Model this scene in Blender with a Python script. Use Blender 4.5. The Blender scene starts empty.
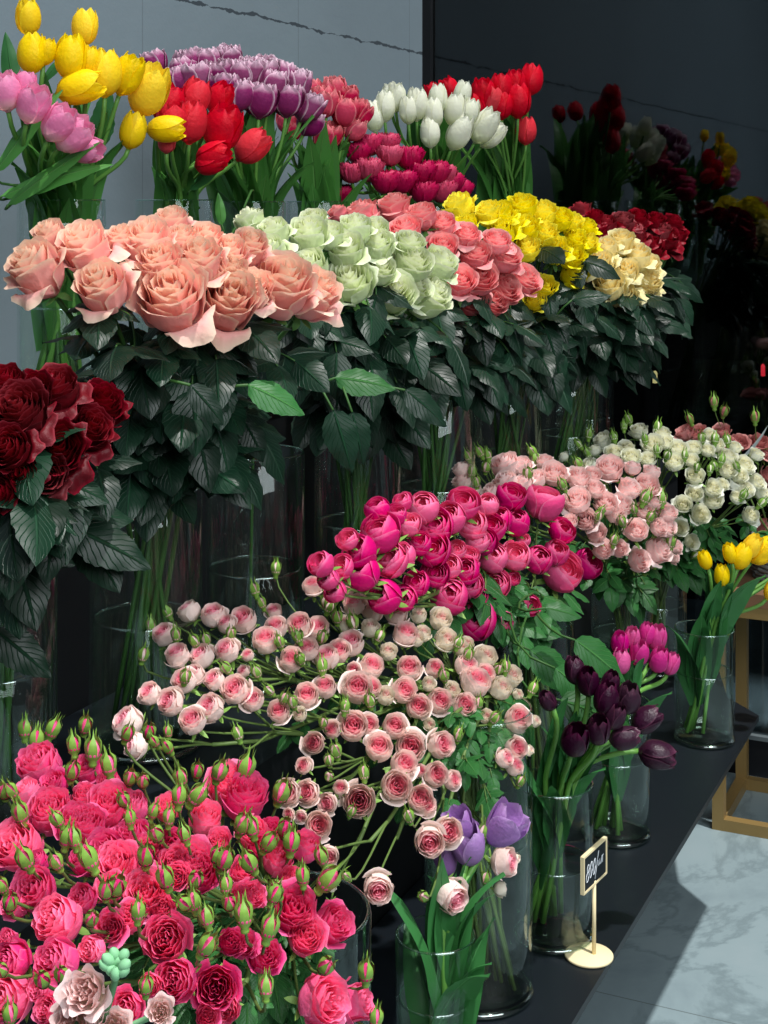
import bpy, math, random
from mathutils import Vector, Matrix, Quaternion
random.seed(7)
R = random.Random(11)
PI = math.pi
SC = bpy.context.scene
COL = SC.collection
FPX = 1480.0
AY = math.radians(24.96)
CA, SA = math.cos(AY), math.sin(AY)
UP = Vector((0, 0, 1))

# ------------------------------------------------------------------ layout helpers
def P(px, py, d):
    l = (px-384)/FPX*d
    return Vector((d*CA+l*SA, d*SA-l*CA, -(py-200)/FPX*d))
def dY(px, Y):
    u = (px-384)/FPX
    return Y/(SA-u*CA)
VW = Vector((CA, SA, 0)); RT = Vector((SA, -CA, 0))

# ------------------------------------------------------------------ materials
def mat(name):
    m = bpy.data.materials.new(name); m.use_nodes = True
    nt = m.node_tree; nt.nodes.clear()
    out = nt.nodes.new('ShaderNodeOutputMaterial')
    return m, nt, out
def N(nt, t, **kw):
    n = nt.nodes.new(t)
    for k, v in kw.items():
        if k in n.inputs: n.inputs[k].default_value = v
        else: setattr(n, k, v)
    return n
def rgb(c): return (c[0], c[1], c[2], 1)
def srgb(r, g, b):
    def f(x):
        x /= 255
        return x/12.92 if x <= .04045 else ((x+.055)/1.055)**2.4
    return (f(r), f(g), f(b))
def plain(name, c, rough=.5, spec=.3, metal=0, bump=0, bscale=60, var=0):
    m, nt, out = mat(name)
    b = N(nt, 'ShaderNodeBsdfPrincipled', Roughness=rough, Metallic=metal)
    b.inputs['Base Color'].default_value = rgb(c)
    b.inputs['Specular IOR Level'].default_value = spec
    if bump or var:
        tc = N(nt, 'ShaderNodeTexCoord'); no = N(nt, 'ShaderNodeTexNoise', Scale=bscale, Detail=5)
        nt.links.new(tc.outputs['Object'], no.inputs['Vector'])
        if bump:
            bp = N(nt, 'ShaderNodeBump', Strength=bump, Distance=.002)
            nt.links.new(no.outputs['Fac'], bp.inputs['Height']); nt.links.new(bp.outputs['Normal'], b.inputs['Normal'])
        if var:
            mx = N(nt, 'ShaderNodeMix', data_type='RGBA')
            mx.inputs[6].default_value = rgb([x*(1-var) for x in c]); mx.inputs[7].default_value = rgb([min(1, x*(1+var)) for x in c])
            nt.links.new(no.outputs['Fac'], mx.inputs[0]); nt.links.new(mx.outputs[2], b.inputs['Base Color'])
    nt.links.new(b.outputs[0], out.inputs[0])
    return m
def petalmat(name, cin, cout, cedge=None, edge=0.0, cbase=None, base=0.0, trans=.3, rough=.5, var=.1, epos=.8, tlo=0.0, thi=1.0):
    m, nt, out = mat(name); L = nt.links.new
    at = N(nt, 'ShaderNodeAttribute', attribute_name='pt')
    sp = N(nt, 'ShaderNodeSeparateColor'); L(at.outputs['Color'], sp.inputs[0])
    mr = N(nt, 'ShaderNodeMapRange'); mr.inputs[1].default_value = tlo; mr.inputs[2].default_value = thi
    L(sp.outputs[0], mr.inputs[0])
    mx = N(nt, 'ShaderNodeMix', data_type='RGBA'); mx.inputs[6].default_value = rgb(cin); mx.inputs[7].default_value = rgb(cout)
    L(mr.outputs[0], mx.inputs[0]); cur = mx.outputs[2]
    if base:
        r = N(nt, 'ShaderNodeMapRange'); r.inputs[1].default_value = .45; r.inputs[2].default_value = 0; r.inputs[3].default_value = 0; r.inputs[4].default_value = base
        L(sp.outputs[1], r.inputs[0])
        m2 = N(nt, 'ShaderNodeMix', data_type='RGBA'); L(r.outputs[0], m2.inputs[0]); L(cur, m2.inputs[6]); m2.inputs[7].default_value = rgb(cbase); cur = m2.outputs[2]
    if edge:
        mxx = N(nt, 'ShaderNodeMath', operation='MAXIMUM')
        pw = N(nt, 'ShaderNodeMath', operation='POWER'); pw.inputs[1].default_value = 1.5
        L(sp.outputs[2], pw.inputs[0]); L(sp.outputs[1], mxx.inputs[0]); L(pw.outputs[0], mxx.inputs[1])
        r = N(nt, 'ShaderNodeMapRange'); r.inputs[1].default_value = epos; r.inputs[2].default_value = 1; r.inputs[3].default_value = 0; r.inputs[4].default_value = edge
        L(mxx.outputs[0], r.inputs[0])
        m2 = N(nt, 'ShaderNodeMix', data_type='RGBA'); L(r.outputs[0], m2.inputs[0]); L(cur, m2.inputs[6]); m2.inputs[7].default_value = rgb(cedge); cur = m2.outputs[2]
    oi = N(nt, 'ShaderNodeObjectInfo')
    hs = N(nt, 'ShaderNodeHueSaturation')
    r = N(nt, 'ShaderNodeMapRange'); r.inputs[3].default_value = 1-var; r.inputs[4].default_value = 1+var
    L(oi.outputs['Random'], r.inputs[0]); L(r.outputs[0], hs.inputs['Value']); L(cur, hs.inputs['Color'])
    r2 = N(nt, 'ShaderNodeMapRange'); r2.inputs[3].default_value = 1+var*.8; r2.inputs[4].default_value = 1-var*.8
    L(oi.outputs['Random'], r2.inputs[0]); L(r2.outputs[0], hs.inputs['Saturation'])
    # fine streaks along the petal
    tc = N(nt, 'ShaderNodeTexCoord'); no = N(nt, 'ShaderNodeTexNoise', Scale=9.0, Detail=4); L(tc.outputs['Object'], no.inputs['Vector'])
    bp = N(nt, 'ShaderNodeBump', Strength=.12, Distance=.03); L(no.outputs['Fac'], bp.inputs['Height'])
    b = N(nt, 'ShaderNodeBsdfPrincipled', Roughness=rough); b.inputs['Specular IOR Level'].default_value = .25
    L(hs.outputs[0], b.inputs['Base Color']); L(bp.outputs[0], b.inputs['Normal'])
    t = N(nt, 'ShaderNodeBsdfTranslucent'); L(hs.outputs[0], t.inputs[0])
    ms = N(nt, 'ShaderNodeMixShader'); ms.inputs[0].default_value = trans
    L(b.outputs[0], ms.inputs[1]); L(t.outputs[0], ms.inputs[2]); L(ms.outputs[0], out.inputs[0])
    return m
def leafmat(name, c, cvein, rough=.35, trans=.15, spec=.5, veins=True, var=.25):
    m, nt, out = mat(name); L = nt.links.new
    at = N(nt, 'ShaderNodeAttribute', attribute_name='pt')
    sp = N(nt, 'ShaderNodeSeparateColor'); L(at.outputs['Color'], sp.inputs[0])
    # pt: r = signed side mapped 0..1, g = along, b = |u|
    mu = N(nt, 'ShaderNodeMath', operation='MULTIPLY'); mu.inputs[1].default_value = .35; L(sp.outputs[2], mu.inputs[0])
    su = N(nt, 'ShaderNodeMath', operation='SUBTRACT'); L(sp.outputs[1], su.inputs[0]); L(mu.outputs[0], su.inputs[1])
    ml = N(nt, 'ShaderNodeMath', operation='MULTIPLY'); ml.inputs[1].default_value = 9.0*2*PI if veins else 1; L(su.outputs[0], ml.inputs[0])
    sn = N(nt, 'ShaderNodeMath', operation='SINE'); L(ml.outputs[0], sn.inputs[0])
    r = N(nt, 'ShaderNodeMapRange'); r.inputs[1].default_value = .82; r.inputs[2].default_value = 1.0; r.inputs[4].default_value = .5 if veins else 0
    L(sn.outputs[0], r.inputs[0])
    r2 = N(nt, 'ShaderNodeMapRange'); r2.inputs[1].default_value = .10; r2.inputs[2].default_value = 0.0; r2.inputs[4].default_value = .8
    L(sp.outputs[2], r2.inputs[0])
    mm = N(nt, 'ShaderNodeMath', operation='MAXIMUM'); L(r.outputs[0], mm.inputs[0]); L(r2.outputs[0], mm.inputs[1])
    mx = N(nt, 'ShaderNodeMix', data_type='RGBA'); mx.inputs[6].default_value = rgb(c); mx.inputs[7].default_value = rgb(cvein); L(mm.outputs[0], mx.inputs[0])
    oi = N(nt, 'ShaderNodeObjectInfo'); hs = N(nt, 'ShaderNodeHueSaturation')
    r = N(nt, 'ShaderNodeMapRange'); r.inputs[3].default_value = 1-var; r.inputs[4].default_value = 1+var
    L(oi.outputs['Random'], r.inputs[0]); L(r.outputs[0], hs.inputs['Value']); L(mx.outputs[2], hs.inputs['Color'])
    bp = N(nt, 'ShaderNodeBump', Strength=.5, Distance=.02); bp.invert = True; L(mm.outputs[0], bp.inputs['Height'])
    b = N(nt, 'ShaderNodeBsdfPrincipled', Roughness=rough); b.inputs['Specular IOR Level'].default_value = spec
    L(hs.outputs[0], b.inputs['Base Color']); L(bp.outputs[0], b.inputs['Normal'])
    t = N(nt, 'ShaderNodeBsdfTranslucent'); L(hs.outputs[0], t.inputs[0])
    ms = N(nt, 'ShaderNodeMixShader'); ms.inputs[0].default_value = trans
    L(b.outputs[0], ms.inputs[1]); L(t.outputs[0], ms.inputs[2]); L(ms.outputs[0], out.inputs[0])
    return m
def facing_pow(nt, f0, f1, p):
    L = nt.links.new
    lw = N(nt, 'ShaderNodeLayerWeight', Blend=.5)
    pw = N(nt, 'ShaderNodeMath', operation='POWER'); pw.inputs[1].default_value = p; L(lw.outputs['Facing'], pw.inputs[0])
    ma = N(nt, 'ShaderNodeMath', operation='MULTIPLY_ADD'); ma.use_clamp = True; ma.inputs[1].default_value = f1; ma.inputs[2].default_value = f0; L(pw.outputs[0], ma.inputs[0])
    return ma.outputs[0]
def clearmat(name, tint, f0=.04, f1=.7, p=4, gl=(.9, 1, .98), rough=.02):
    m, nt, out = mat(name); L = nt.links.new
    t = N(nt, 'ShaderNodeBsdfTransparent'); t.inputs[0].default_value = rgb(tint)
    g = N(nt, 'ShaderNodeBsdfGlossy', Roughness=rough); g.inputs[0].default_value = rgb(gl)
    ms = N(nt, 'ShaderNodeMixShader'); L(facing_pow(nt, f0, f1, p), ms.inputs[0]); L(t.outputs[0], ms.inputs[1]); L(g.outputs[0], ms.inputs[2])
    L(ms.outputs[0], out.inputs[0])
    return m
def emis(name, c, s):
    m, nt, out = mat(name)
    e = N(nt, 'ShaderNodeEmission', Strength=s); e.inputs[0].default_value = rgb(c)
    nt.links.new(e.outputs[0], out.inputs[0]); return m

M = {}
M['peach'] = petalmat('peach_petal', srgb(246, 178, 158), srgb(248, 184, 178), srgb(254, 230, 204), .9, srgb(244, 150, 172), .7, trans=.4, epos=.78)
M['palegreen'] = petalmat('pale_green_petal', srgb(236, 240, 196), srgb(212, 226, 176), srgb(246, 248, 226), .8, srgb(176, 204, 120), .8, var=.05)
M['coral'] = petalmat('coral_petal', srgb(246, 124, 136), srgb(246, 148, 154), srgb(254, 196, 188), .8, srgb(236, 130, 120), .4)
M['yellow'] = petalmat('yellow_petal', srgb(252, 226, 14), srgb(254, 238, 20), srgb(254, 250, 90), .7, srgb(206, 212, 20), .7, var=.06)
M['cream'] = petalmat('cream_petal', srgb(252, 226, 140), srgb(248, 236, 178), srgb(252, 246, 206), .6, srgb(228, 230, 150), .5, var=.05)
M['darkred'] = petalmat('dark_red_petal', srgb(150, 6, 26), srgb(118, 4, 24), srgb(190, 50, 66), .45, trans=.12, var=.2)
M['nearred'] = petalmat('velvet_red_petal', srgb(140, 4, 20), srgb(92, 3, 18), srgb(186, 66, 82), .4, trans=.1, var=.2, epos=.93)
M['palepink'] = petalmat('pale_pink_petal', srgb(250, 126, 162), srgb(252, 230, 222), srgb(254, 232, 230), .4, srgb(232, 228, 196), .5, var=.06, tlo=.2, thi=.68)
M['palecream'] = petalmat('white_pink_petal', srgb(244, 180, 180), srgb(244, 234, 216), srgb(250, 244, 236), .4, srgb(222, 228, 190), .6, var=.05, tlo=.0, thi=.4)
M['hotpink'] = petalmat('hot_pink_petal', srgb(250, 74, 138), srgb(252, 98, 160), srgb(255, 160, 196), .5, srgb(240, 60, 116), .3, trans=.3, var=.12)
M['magenta'] = petalmat('magenta_petal', srgb(236, 70, 136), srgb(232, 52, 130), srgb(250, 140, 184), .7, srgb(200, 30, 90), .4, trans=.25, var=.16, epos=.86)
M['blush'] = petalmat('blush_petal', srgb(250, 200, 198), srgb(252, 220, 216), srgb(254, 238, 234), .7, srgb(246, 220, 206), .4, var=.06)
M['white'] = petalmat('white_petal', srgb(244, 240, 204), srgb(240, 242, 226), srgb(252, 252, 242), .6, srgb(206, 222, 160), .7, var=.05)
M['dusty'] = petalmat('dusty_rose_petal', srgb(190, 110, 110), srgb(200, 130, 126), srgb(222, 160, 154), .6, var=.1)
M['stock'] = petalmat('stock_petal', srgb(236, 196, 190), srgb(244, 212, 208), srgb(252, 232, 232), .6, srgb(232, 226, 180), .8, var=.04)
M['t_yellow'] = petalmat('yellow_tulip_petal', srgb(252, 216, 0), srgb(254, 224, 6), srgb(255, 234, 40), .5, srgb(238, 196, 0), .5, trans=.35, var=.06)
M['t_pink'] = petalmat('pink_tulip_petal', srgb(232, 130, 180), srgb(238, 140, 188), srgb(246, 176, 206), .6, srgb(246, 232, 214), .95, trans=.35, var=.06)
M['t_red'] = petalmat('red_tulip_petal', srgb(214, 8, 30), srgb(226, 14, 44), srgb(240, 40, 70), .5, srgb(190, 0, 30), .4, trans=.3, var=.12)
M['t_purple'] = petalmat('purple_tulip_petal', srgb(172, 84, 134), srgb(146, 52, 108), srgb(236, 206, 222), .95, srgb(140, 40, 86), .5, trans=.2, var=.14, epos=.72)
M['t_coral'] = petalmat('coral_tulip_petal', srgb(216, 50, 84), srgb(216, 62, 98), srgb(244, 160, 160), .8, srgb(200, 40, 70), .4, trans=.25, var=.12, epos=.72)
M['t_fringe'] = petalmat('fringed_tulip_petal', srgb(170, 6, 62), srgb(178, 10, 72), srgb(208, 40, 100), .5, trans=.15, var=.15)
M['t_white'] = petalmat('white_tulip_petal', srgb(240, 240, 214), srgb(240, 242, 224), srgb(250, 252, 240), .5, srgb(210, 222, 160), .8, trans=.3, var=.05)
M['t_magenta'] = petalmat('magenta_tulip_petal', srgb(206, 50, 130), srgb(210, 58, 140), srgb(232, 110, 170), .6, srgb(210, 90, 140), .4, trans=.2, var=.1)
M['t_dark'] = petalmat('black_tulip_petal', srgb(44, 12, 34), srgb(46, 14, 36), srgb(96, 44, 70), .6, trans=.08, var=.25, rough=.35)
M['t_lilac'] = petalmat('lilac_tulip_petal', srgb(172, 124, 190), srgb(172, 126, 194), srgb(206, 172, 220), .6, srgb(150, 110, 180), .4, trans=.25, var=.08)
M['rleaf'] = leafmat('rose_leaf', srgb(13, 42, 27), srgb(34, 72, 48), rough=.42, spec=.4, var=.45)
M['sleaf'] = leafmat('spray_rose_leaf', srgb(40, 96, 44), srgb(84, 142, 76), rough=.45, spec=.35)
M['tleaf'] = leafmat('tulip_leaf', srgb(72, 130, 58), srgb(104, 158, 84), rough=.45, spec=.35, veins=False, trans=.25)
M['tleafd'] = leafmat('deep_tulip_leaf', srgb(56, 118, 62), srgb(84, 146, 86), rough=.45, spec=.35, veins=False, trans=.2)
M['stem'] = plain('rose_stem', srgb(54, 92, 42), .5, .3, var=.3, bscale=30)
M['sstem'] = plain('spray_stem', srgb(88, 112, 56), .5, .3, var=.25, bscale=30)
M['tstem'] = plain('tulip_stem', srgb(92, 142, 62), .45, .35, var=.15, bscale=20)
M['sepal'] = plain('sepal', srgb(122, 160, 76), .5, .3, var=.2, bscale=6)
M['sepald'] = plain('rose_sepal', srgb(86, 128, 62), .5, .3, var=.25, bscale=6)
M['bud_green'] = plain('green_bud', srgb(120, 160, 66), .42, .35, var=.25, bscale=4)
M['mint'] = plain('mint_bud', srgb(130, 186, 140), .6, .2, var=.15, bscale=60)
M['mintstem'] = plain('stock_stem', srgb(92, 140, 98), .6, .2)
M['glass'] = clearmat('vase_glass', (.975, .99, .982), .035, .6, 4)
M['edge'] = clearmat('glass_edge', (.80, .92, .86), .22, .7, 2)
M['water'] = clearmat('water', (.95, .985, .94), .02, .25, 5)
M['black'] = plain('black_laminate', srgb(15, 21, 27), .42, .35, bump=.15, bscale=8)
M['blackm'] = plain('black_painted_board', srgb(14, 17, 21), .6, .25)
M['gold'] = plain('brushed_brass', srgb(150, 124, 76), .4, .5, metal=.35, bump=.2, bscale=80)
M['wood'] = plain('oak_board', srgb(120, 88, 64), .55, .3, var=.3, bscale=14)
M['lwood'] = plain('pale_birch', srgb(226, 210, 168), .6, .3, var=.08, bscale=30)
M['chalkb'] = plain('chalkboard', srgb(24, 32, 38), .7, .2)
M['chalk'] = plain('chalk', srgb(225, 232, 240), .9, .1)
M['wicker'] = plain('grey_wicker', srgb(120, 122, 118), .8, .2, bump=.6, bscale=120, var=.4)
M['metal'] = plain('grey_profile', srgb(120, 132, 136), .4, .5, metal=.5)
M['night_black'] = plain('night_black', (.004, .004, .005), .9, .05)  # near black: the darkness of night is put into the colour
M['silver'] = plain('silver_blade', srgb(176, 186, 184), .5, .4)

# wall: painted blocks with a rough horizontal joint
def wallmat():
    m, nt, out = mat('grey_painted_blocks'); L = nt.links.new
    tc = N(nt, 'ShaderNodeTexCoord'); sx = N(nt, 'ShaderNodeSeparateXYZ'); L(tc.outputs['Object'], sx.inputs[0])
    no = N(nt, 'ShaderNodeTexNoise', Scale=9.0, Detail=6, Roughness=.7); L(tc.outputs['Object'], no.inputs['Vector'])
    no2 = N(nt, 'ShaderNodeTexNoise', Scale=1.6, Detail=5); L(tc.outputs['Object'], no2.inputs['Vector'])
    mx = N(nt, 'ShaderNodeMix', data_type='RGBA'); mx.inputs[6].default_value = rgb(srgb(112, 127, 136)); mx.inputs[7].default_value = rgb(srgb(130, 145, 153)); L(no2.outputs['Fac'], mx.inputs[0])
    # horizontal joint at z = .40 with ragged width
    a = N(nt, 'ShaderNodeMath', operation='SUBTRACT'); a.inputs[1].default_value = .395; L(sx.outputs[2], a.inputs[0])
    nn = N(nt, 'ShaderNodeMath', operation='MULTIPLY_ADD'); nn.inputs[1].default_value = .03; nn.inputs[2].default_value = -.015; L(no.outputs['Fac'], nn.inputs[0])
    s = N(nt, 'ShaderNodeMath', operation='ADD'); L(a.outputs[0], s.inputs[0]); L(nn.outputs[0], s.inputs[1])
    ab = N(nt, 'ShaderNodeMath', operation='ABSOLUTE'); L(s.outputs[0], ab.inputs[0])
    no3 = N(nt, 'ShaderNodeTexNoise', Scale=22.0, Detail=3); L(tc.outputs['Object'], no3.inputs['Vector'])
    wd = N(nt, 'ShaderNodeMapRange'); wd.inputs[1].default_value = .35; wd.inputs[2].default_value = .7; wd.inputs[3].default_value = .0003; wd.inputs[4].default_value = .0055; L(no3.outputs['Fac'], wd.inputs[0])
    lt = N(nt, 'ShaderNodeMath', operation='LESS_THAN'); L(ab.outputs[0], lt.inputs[0]); L(wd.outputs[0], lt.inputs[1])
    # faint vertical joints every .62 m
    md = N(nt, 'ShaderNodeMath', operation='PINGPONG'); md.inputs[1].default_value = .31
    ofs = N(nt, 'ShaderNodeMath', operation='ADD'); ofs.inputs[1].default_value = .14; L(sx.outputs[0], ofs.inputs[0]); L(ofs.outputs[0], md.inputs[0])
    l2 = N(nt, 'ShaderNodeMath', operation='LESS_THAN'); l2.inputs[1].default_value = .0018; L(md.outputs[0], l2.inputs[0])
    l3 = N(nt, 'ShaderNodeMath', operation='MULTIPLY'); l3.inputs[1].default_value = .3; L(l2.outputs[0], l3.inputs[0])
    mxm = N(nt, 'ShaderNodeMath', operation='MAXIMUM'); L(lt.outputs[0], mxm.inputs[0]); L(l3.outputs[0], mxm.inputs[1])
    m2 = N(nt, 'ShaderNodeMix', data_type='RGBA'); L(mxm.outputs[0], m2.inputs[0]); L(mx.outputs[2], m2.inputs[6]); m2.inputs[7].default_value = rgb(srgb(66, 75, 82))
    b = N(nt, 'ShaderNodeBsdfPrincipled', Roughness=.75); b.inputs['Specular IOR Level'].default_value = .15
    L(m2.outputs[2], b.inputs['Base Color'])
    bp = N(nt, 'ShaderNodeBump', Strength=.35, Distance=.004); L(no.outputs['Fac'], bp.inputs['Height']); L(bp.outputs[0], b.inputs['Normal'])
    L(b.outputs[0], out.inputs[0]); return m
M['wall'] = wallmat()
def floormat():
    m, nt, out = mat('grey_marble_tiles'); L = nt.links.new
    tc = N(nt, 'ShaderNodeTexCoord')
    no = N(nt, 'ShaderNodeTexNoise', Scale=1.7, Detail=8, Roughness=.62, Distortion=1.4); L(tc.outputs['Object'], no.inputs['Vector'])
    cr = N(nt, 'ShaderNodeValToRGB'); L(no.outputs['Fac'], cr.inputs[0])
    e = cr.color_ramp.elements
    e[0].position = .30; e[0].color = rgb(srgb(116, 132, 138)); e[1].position = .72; e[1].color = rgb(srgb(138, 153, 158))
    for p, c in ((.46, (130, 147, 152)), (.50, (112, 128, 133)), (.54, (132, 149, 154))):
        q = e.new(p); q.color = rgb(srgb(*c))
    sx = N(nt, 'ShaderNodeSeparateXYZ'); L(tc.outputs['Object'], sx.inputs[0])
    cur = None
    for ax, per, off in ((0, .8, .65), (1, .8, .35)):
        o = N(nt, 'ShaderNodeMath', operation='ADD'); o.inputs[1].default_value = off; L(sx.outputs[ax], o.inputs[0])
        p = N(nt, 'ShaderNodeMath', operation='PINGPONG'); p.inputs[1].default_value = per/2; L(o.outputs[0], p.inputs[0])
        l = N(nt, 'ShaderNodeMath', operation='LESS_THAN'); l.inputs[1].default_value = .0014; L(p.outputs[0], l.inputs[0])
        if cur is None: cur = l
        else:
            mm = N(nt, 'ShaderNodeMath', operation='MAXIMUM'); L(cur.outputs[0], mm.inputs[0]); L(l.outputs[0], mm.inputs[1]); cur = mm
    mx = N(nt, 'ShaderNodeMix', data_type='RGBA'); L(cur.outputs[0], mx.inputs[0]); L(cr.outputs[0], mx.inputs[6]); mx.inputs[7].default_value = rgb(srgb(96, 108, 110))
    b = N(nt, 'ShaderNodeBsdfPrincipled', Roughness=.35); b.inputs['Specular IOR Level'].default_value = .3
    L(mx.outputs[2], b.inputs['Base Color']); L(b.outputs[0], out.inputs[0]); return m
M['floor'] = floormat()
def tintglass():
    m, nt, out = mat('dark_glass'); L = nt.links.new
    t = N(nt, 'ShaderNodeBsdfTransparent'); t.inputs[0].default_value = (.45, .5, .52, 1)
    g = N(nt, 'ShaderNodeBsdfGlossy', Roughness=.012); g.inputs[0].default_value = (.9, .95, 1, 1)
    ms = N(nt, 'ShaderNodeMixShader'); L(facing_pow(nt, .062, .9, 5), ms.inputs[0]); L(t.outputs[0], ms.inputs[1]); L(g.outputs[0], ms.inputs[2]); L(ms.outputs[0], out.inputs[0]); return m
M['dglass'] = tintglass()

# ------------------------------------------------------------------ mesh helpers
class MB:
    def __init__(s): s.v = []; s.f = []; s.a = []; s.m = []; s.mats = []
    def mi(s, m):
        if m not in s.mats: s.mats.append(m)
        return s.mats.index(m)
    def grid(s, pts, attrs, m, loop=False):
        k = len(s.v); nu = len(pts[0]); mi = s.mi(m)
        for r, ra in zip(pts, attrs):
            for p, a in zip(r, ra): s.v.append(tuple(p)); s.a.append(a)
        for i in range(len(pts)-1):
            for j in range(nu if loop else nu-1):
                j2 = (j+1) % nu
                s.f.append((k+i*nu+j, k+i*nu+j2, k+(i+1)*nu+j2, k+(i+1)*nu+j)); s.m.append(mi)
    def face(s, idx, m): s.f.append(tuple(idx)); s.m.append(s.mi(m))
    def box(s, c, h, m, rot=None):
        k = len(s.v)
        for dx, dy, dz in ((-1,-1,-1),(1,-1,-1),(1,1,-1),(-1,1,-1),(-1,-1,1),(1,-1,1),(1,1,1),(-1,1,1)):
            p = Vector((dx*h[0], dy*h[1], dz*h[2]))
            if rot is not None: p = rot @ p
            s.v.append(tuple(Vector(c)+p)); s.a.append((.5, .5, .5))
        mi = s.mi(m)
        for f in ((0,3,2,1),(4,5,6,7),(0,1,5,4),(1,2,6,5),(2,3,7,6),(3,0,4,7)):
            s.f.append(tuple(k+i for i in f)); s.m.append(mi)
    def tube(s, pts, r0, r1, m, n=6, cap=True):
        pts = [Vector(p) for p in pts]; rows = []; at = []
        t = (pts[1]-pts[0]).normalized()
        x = t.orthogonal().normalized()
        for i, p in enumerate(pts):
            a = pts[max(0, i-1)]; b = pts[min(len(pts)-1, i+1)]
            t = (b-a).normalized(); x = (x-t*x.dot(t)).normalized(); y = t.cross(x)
            r = r0+(r1-r0)*i/(len(pts)-1)
            rows.append([p+x*r*math.cos(q*2*PI/n)+y*r*math.sin(q*2*PI/n) for q in range(n)])
            at.append([(.5, i/(len(pts)-1), .5)]*n)
        k = len(s.v); s.grid(rows, at, m, loop=True)
        if cap:
            s.face([k+q for q in range(n)][::-1], m); e = k+(len(pts)-1)*n; s.face([e+q for q in range(n)], m)
    def lathe(s, prof, m, n=24, c=(0, 0, 0), close=False):
        rows = []; at = []
        for r, z in prof:
            rows.append([Vector((c[0]+r*math.cos(q*2*PI/n), c[1]+r*math.sin(q*2*PI/n), c[2]+z)) for q in range(n)]); at.append([(.5, .5, .5)]*n)
        s.grid(rows, at, m, loop=True)
    def mesh(s, name, smooth=True):
        me = bpy.data.meshes.new(name); me.from_pydata(s.v, [], s.f)
        for m in s.mats: me.materials.append(m)
        me.polygons.foreach_set('material_index', s.m)
        if smooth: me.polygons.foreach_set('use_smooth', [True]*len(s.f))
        ca = me.color_attributes.new('pt', 'FLOAT_COLOR', 'POINT')
        buf = []
        for a in s.a: buf += [a[0], a[1], a[2], 1]
        ca.data.foreach_set('color', buf)
        me.update(); return me
def link(name, data, parent=None):
    o = bpy.data.objects.new(name, data); COL.objects.link(o)
    if parent is not None: o.parent = parent
    return o
def tag(o, label, cat, group=None):
    o['label'] = label; o['category'] = cat
    if group: o['group'] = group
    return o
def smooth(a, b, x):
    t = min(1, max(0, (x-a)/(b-a))); return t*t*(3-2*t)

# ------------------------------------------------------------------ flower heads (unit diameter, base at z=0)
def petal(mb, m, ang, prof, hw, t, nu=7, nv=7, sidedrop=.2, wave=0, wk=3, rnd=None, point=0, wfun=None, sideflare=0, cup=0):
    """prof(v) -> (r, z)"""
    rows = []; at = []; ph = rnd.uniform(0, 6.28)
    for i in range(nv):
        v = i/(nv-1); row = []; ra = []
        for j in range(nu):
            u = -1+2*j/(nu-1)
            vv = v*(1-sidedrop*abs(u)**2.4+point*(1-abs(u))**2)
            r, z = prof(vv)
            w = hw*(wfun(v) if wfun else (.55+.45*min(1, v/.35)))
            th = ang+u*w
            wv = wave*math.sin(wk*u*2.2+ph)*v**3
            r = r+wv+sideflare*abs(u)**3*v-cup*(1-u*u)*0
            row.append((r*math.cos(th), r*math.sin(th), z+wv*.6)); ra.append((t, v, abs(u)))
        rows.append(row); at.append(ra)
    mb.grid(rows, at, m)

def rose_head(m, seed, n=22, open_=.5, reflex=3, wave=.012, ht=.92):
    r_ = random.Random(seed); mb = MB()
    for i in range(n):
        t = i/(n-1); Rm = .07+.37*t**.85
        zt = ht*(1-.20*t)+r_.uniform(-.02, .02)
        fl = open_*(.1+.55*t)*r_.uniform(.8, 1.2)
        rf = 0
        if i >= n-reflex: rf = r_.uniform(.2, .75)
        def prof(v, Rm=Rm, zt=zt, t=t, fl=fl, rf=rf):
            s = math.sin(PI/2*min(1, v/.5))**.75
            r = .04+(Rm-.04)*s
            if v > .5: r *= 1-.30*(1-t)*((v-.5)/.5)
            r += fl*.30*max(0, (v-.55)/.45)**1.8 + rf*.20*max(0, (v-.4)/.6)**1.4
            z = zt*v - (fl*.16)*max(0, (v-.75)/.25)**2 - rf*.62*max(0, (v-.42)/.58)**1.7
            return r, z
        hw = 2.3-6*t if t < .15 else 1.3-.38*t
        petal(mb, m, i*2.39996+r_.uniform(-.2, .2), prof, hw*(.85 if rf else 1), t, nu=13 if rf else (9 if t > .3 else 7), nv=9 if rf else 8, sidedrop=.16+.1*t+.12*(rf > 0), wave=wave*(1+1.2*t*(rf > 0)), wk=2+2*t, rnd=r_, point=.03*t, sideflare=.05*t)
    # close the base
    mb.lathe([(.001, -.02), (.10, -.01), (.17, .06), (.2, .14)], m, 10)
    return mb.mesh('bloom')
def garden_head(m, seed, n=24, wave=.01, flare=.4, ht=.62, deep=.1, nref=3, nu=8):
    r_ = random.Random(seed); mb = MB()
    for i in range(n):
        t = i/(n-1); Rm = .035+.42*t**.8
        zt = ht*(1-deep*(1-t)**2)-(.12*max(0, t-.75)/.25)*ht+r_.uniform(-.025, .025)
        fl = flare*t*r_.uniform(.6, 1.3)
        rf = r_.uniform(.2, .8) if i >= n-nref else 0
        def prof(v, Rm=Rm, zt=zt, t=t, fl=fl, rf=rf):
            s = math.sin(PI/2*min(1, v/.55))**.7
            r = .04+(Rm-.04)*s
            if v > .55: r *= 1-(.08+.14*(1-t))*((v-.55)/.45)
            r += fl*.2*max(0, (v-.6)/.4)**2 + rf*.16*max(0, (v-.45)/.55)**1.5
            z = zt*v-rf*.3*max(0, (v-.5)/.5)**1.7
            return r, z
        petal(mb, m, i*2.39996+r_.uniform(-.3, .3), prof, 1.25-.35*t, t, nu=nu, nv=7, sidedrop=.16, wave=wave, wk=3, rnd=r_, sideflare=.03)
    mb.lathe([(.001, -.02), (.09, .0), (.18, .08), (.24, .18)], m, 10)
    return mb.mesh('bloom')
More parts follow.
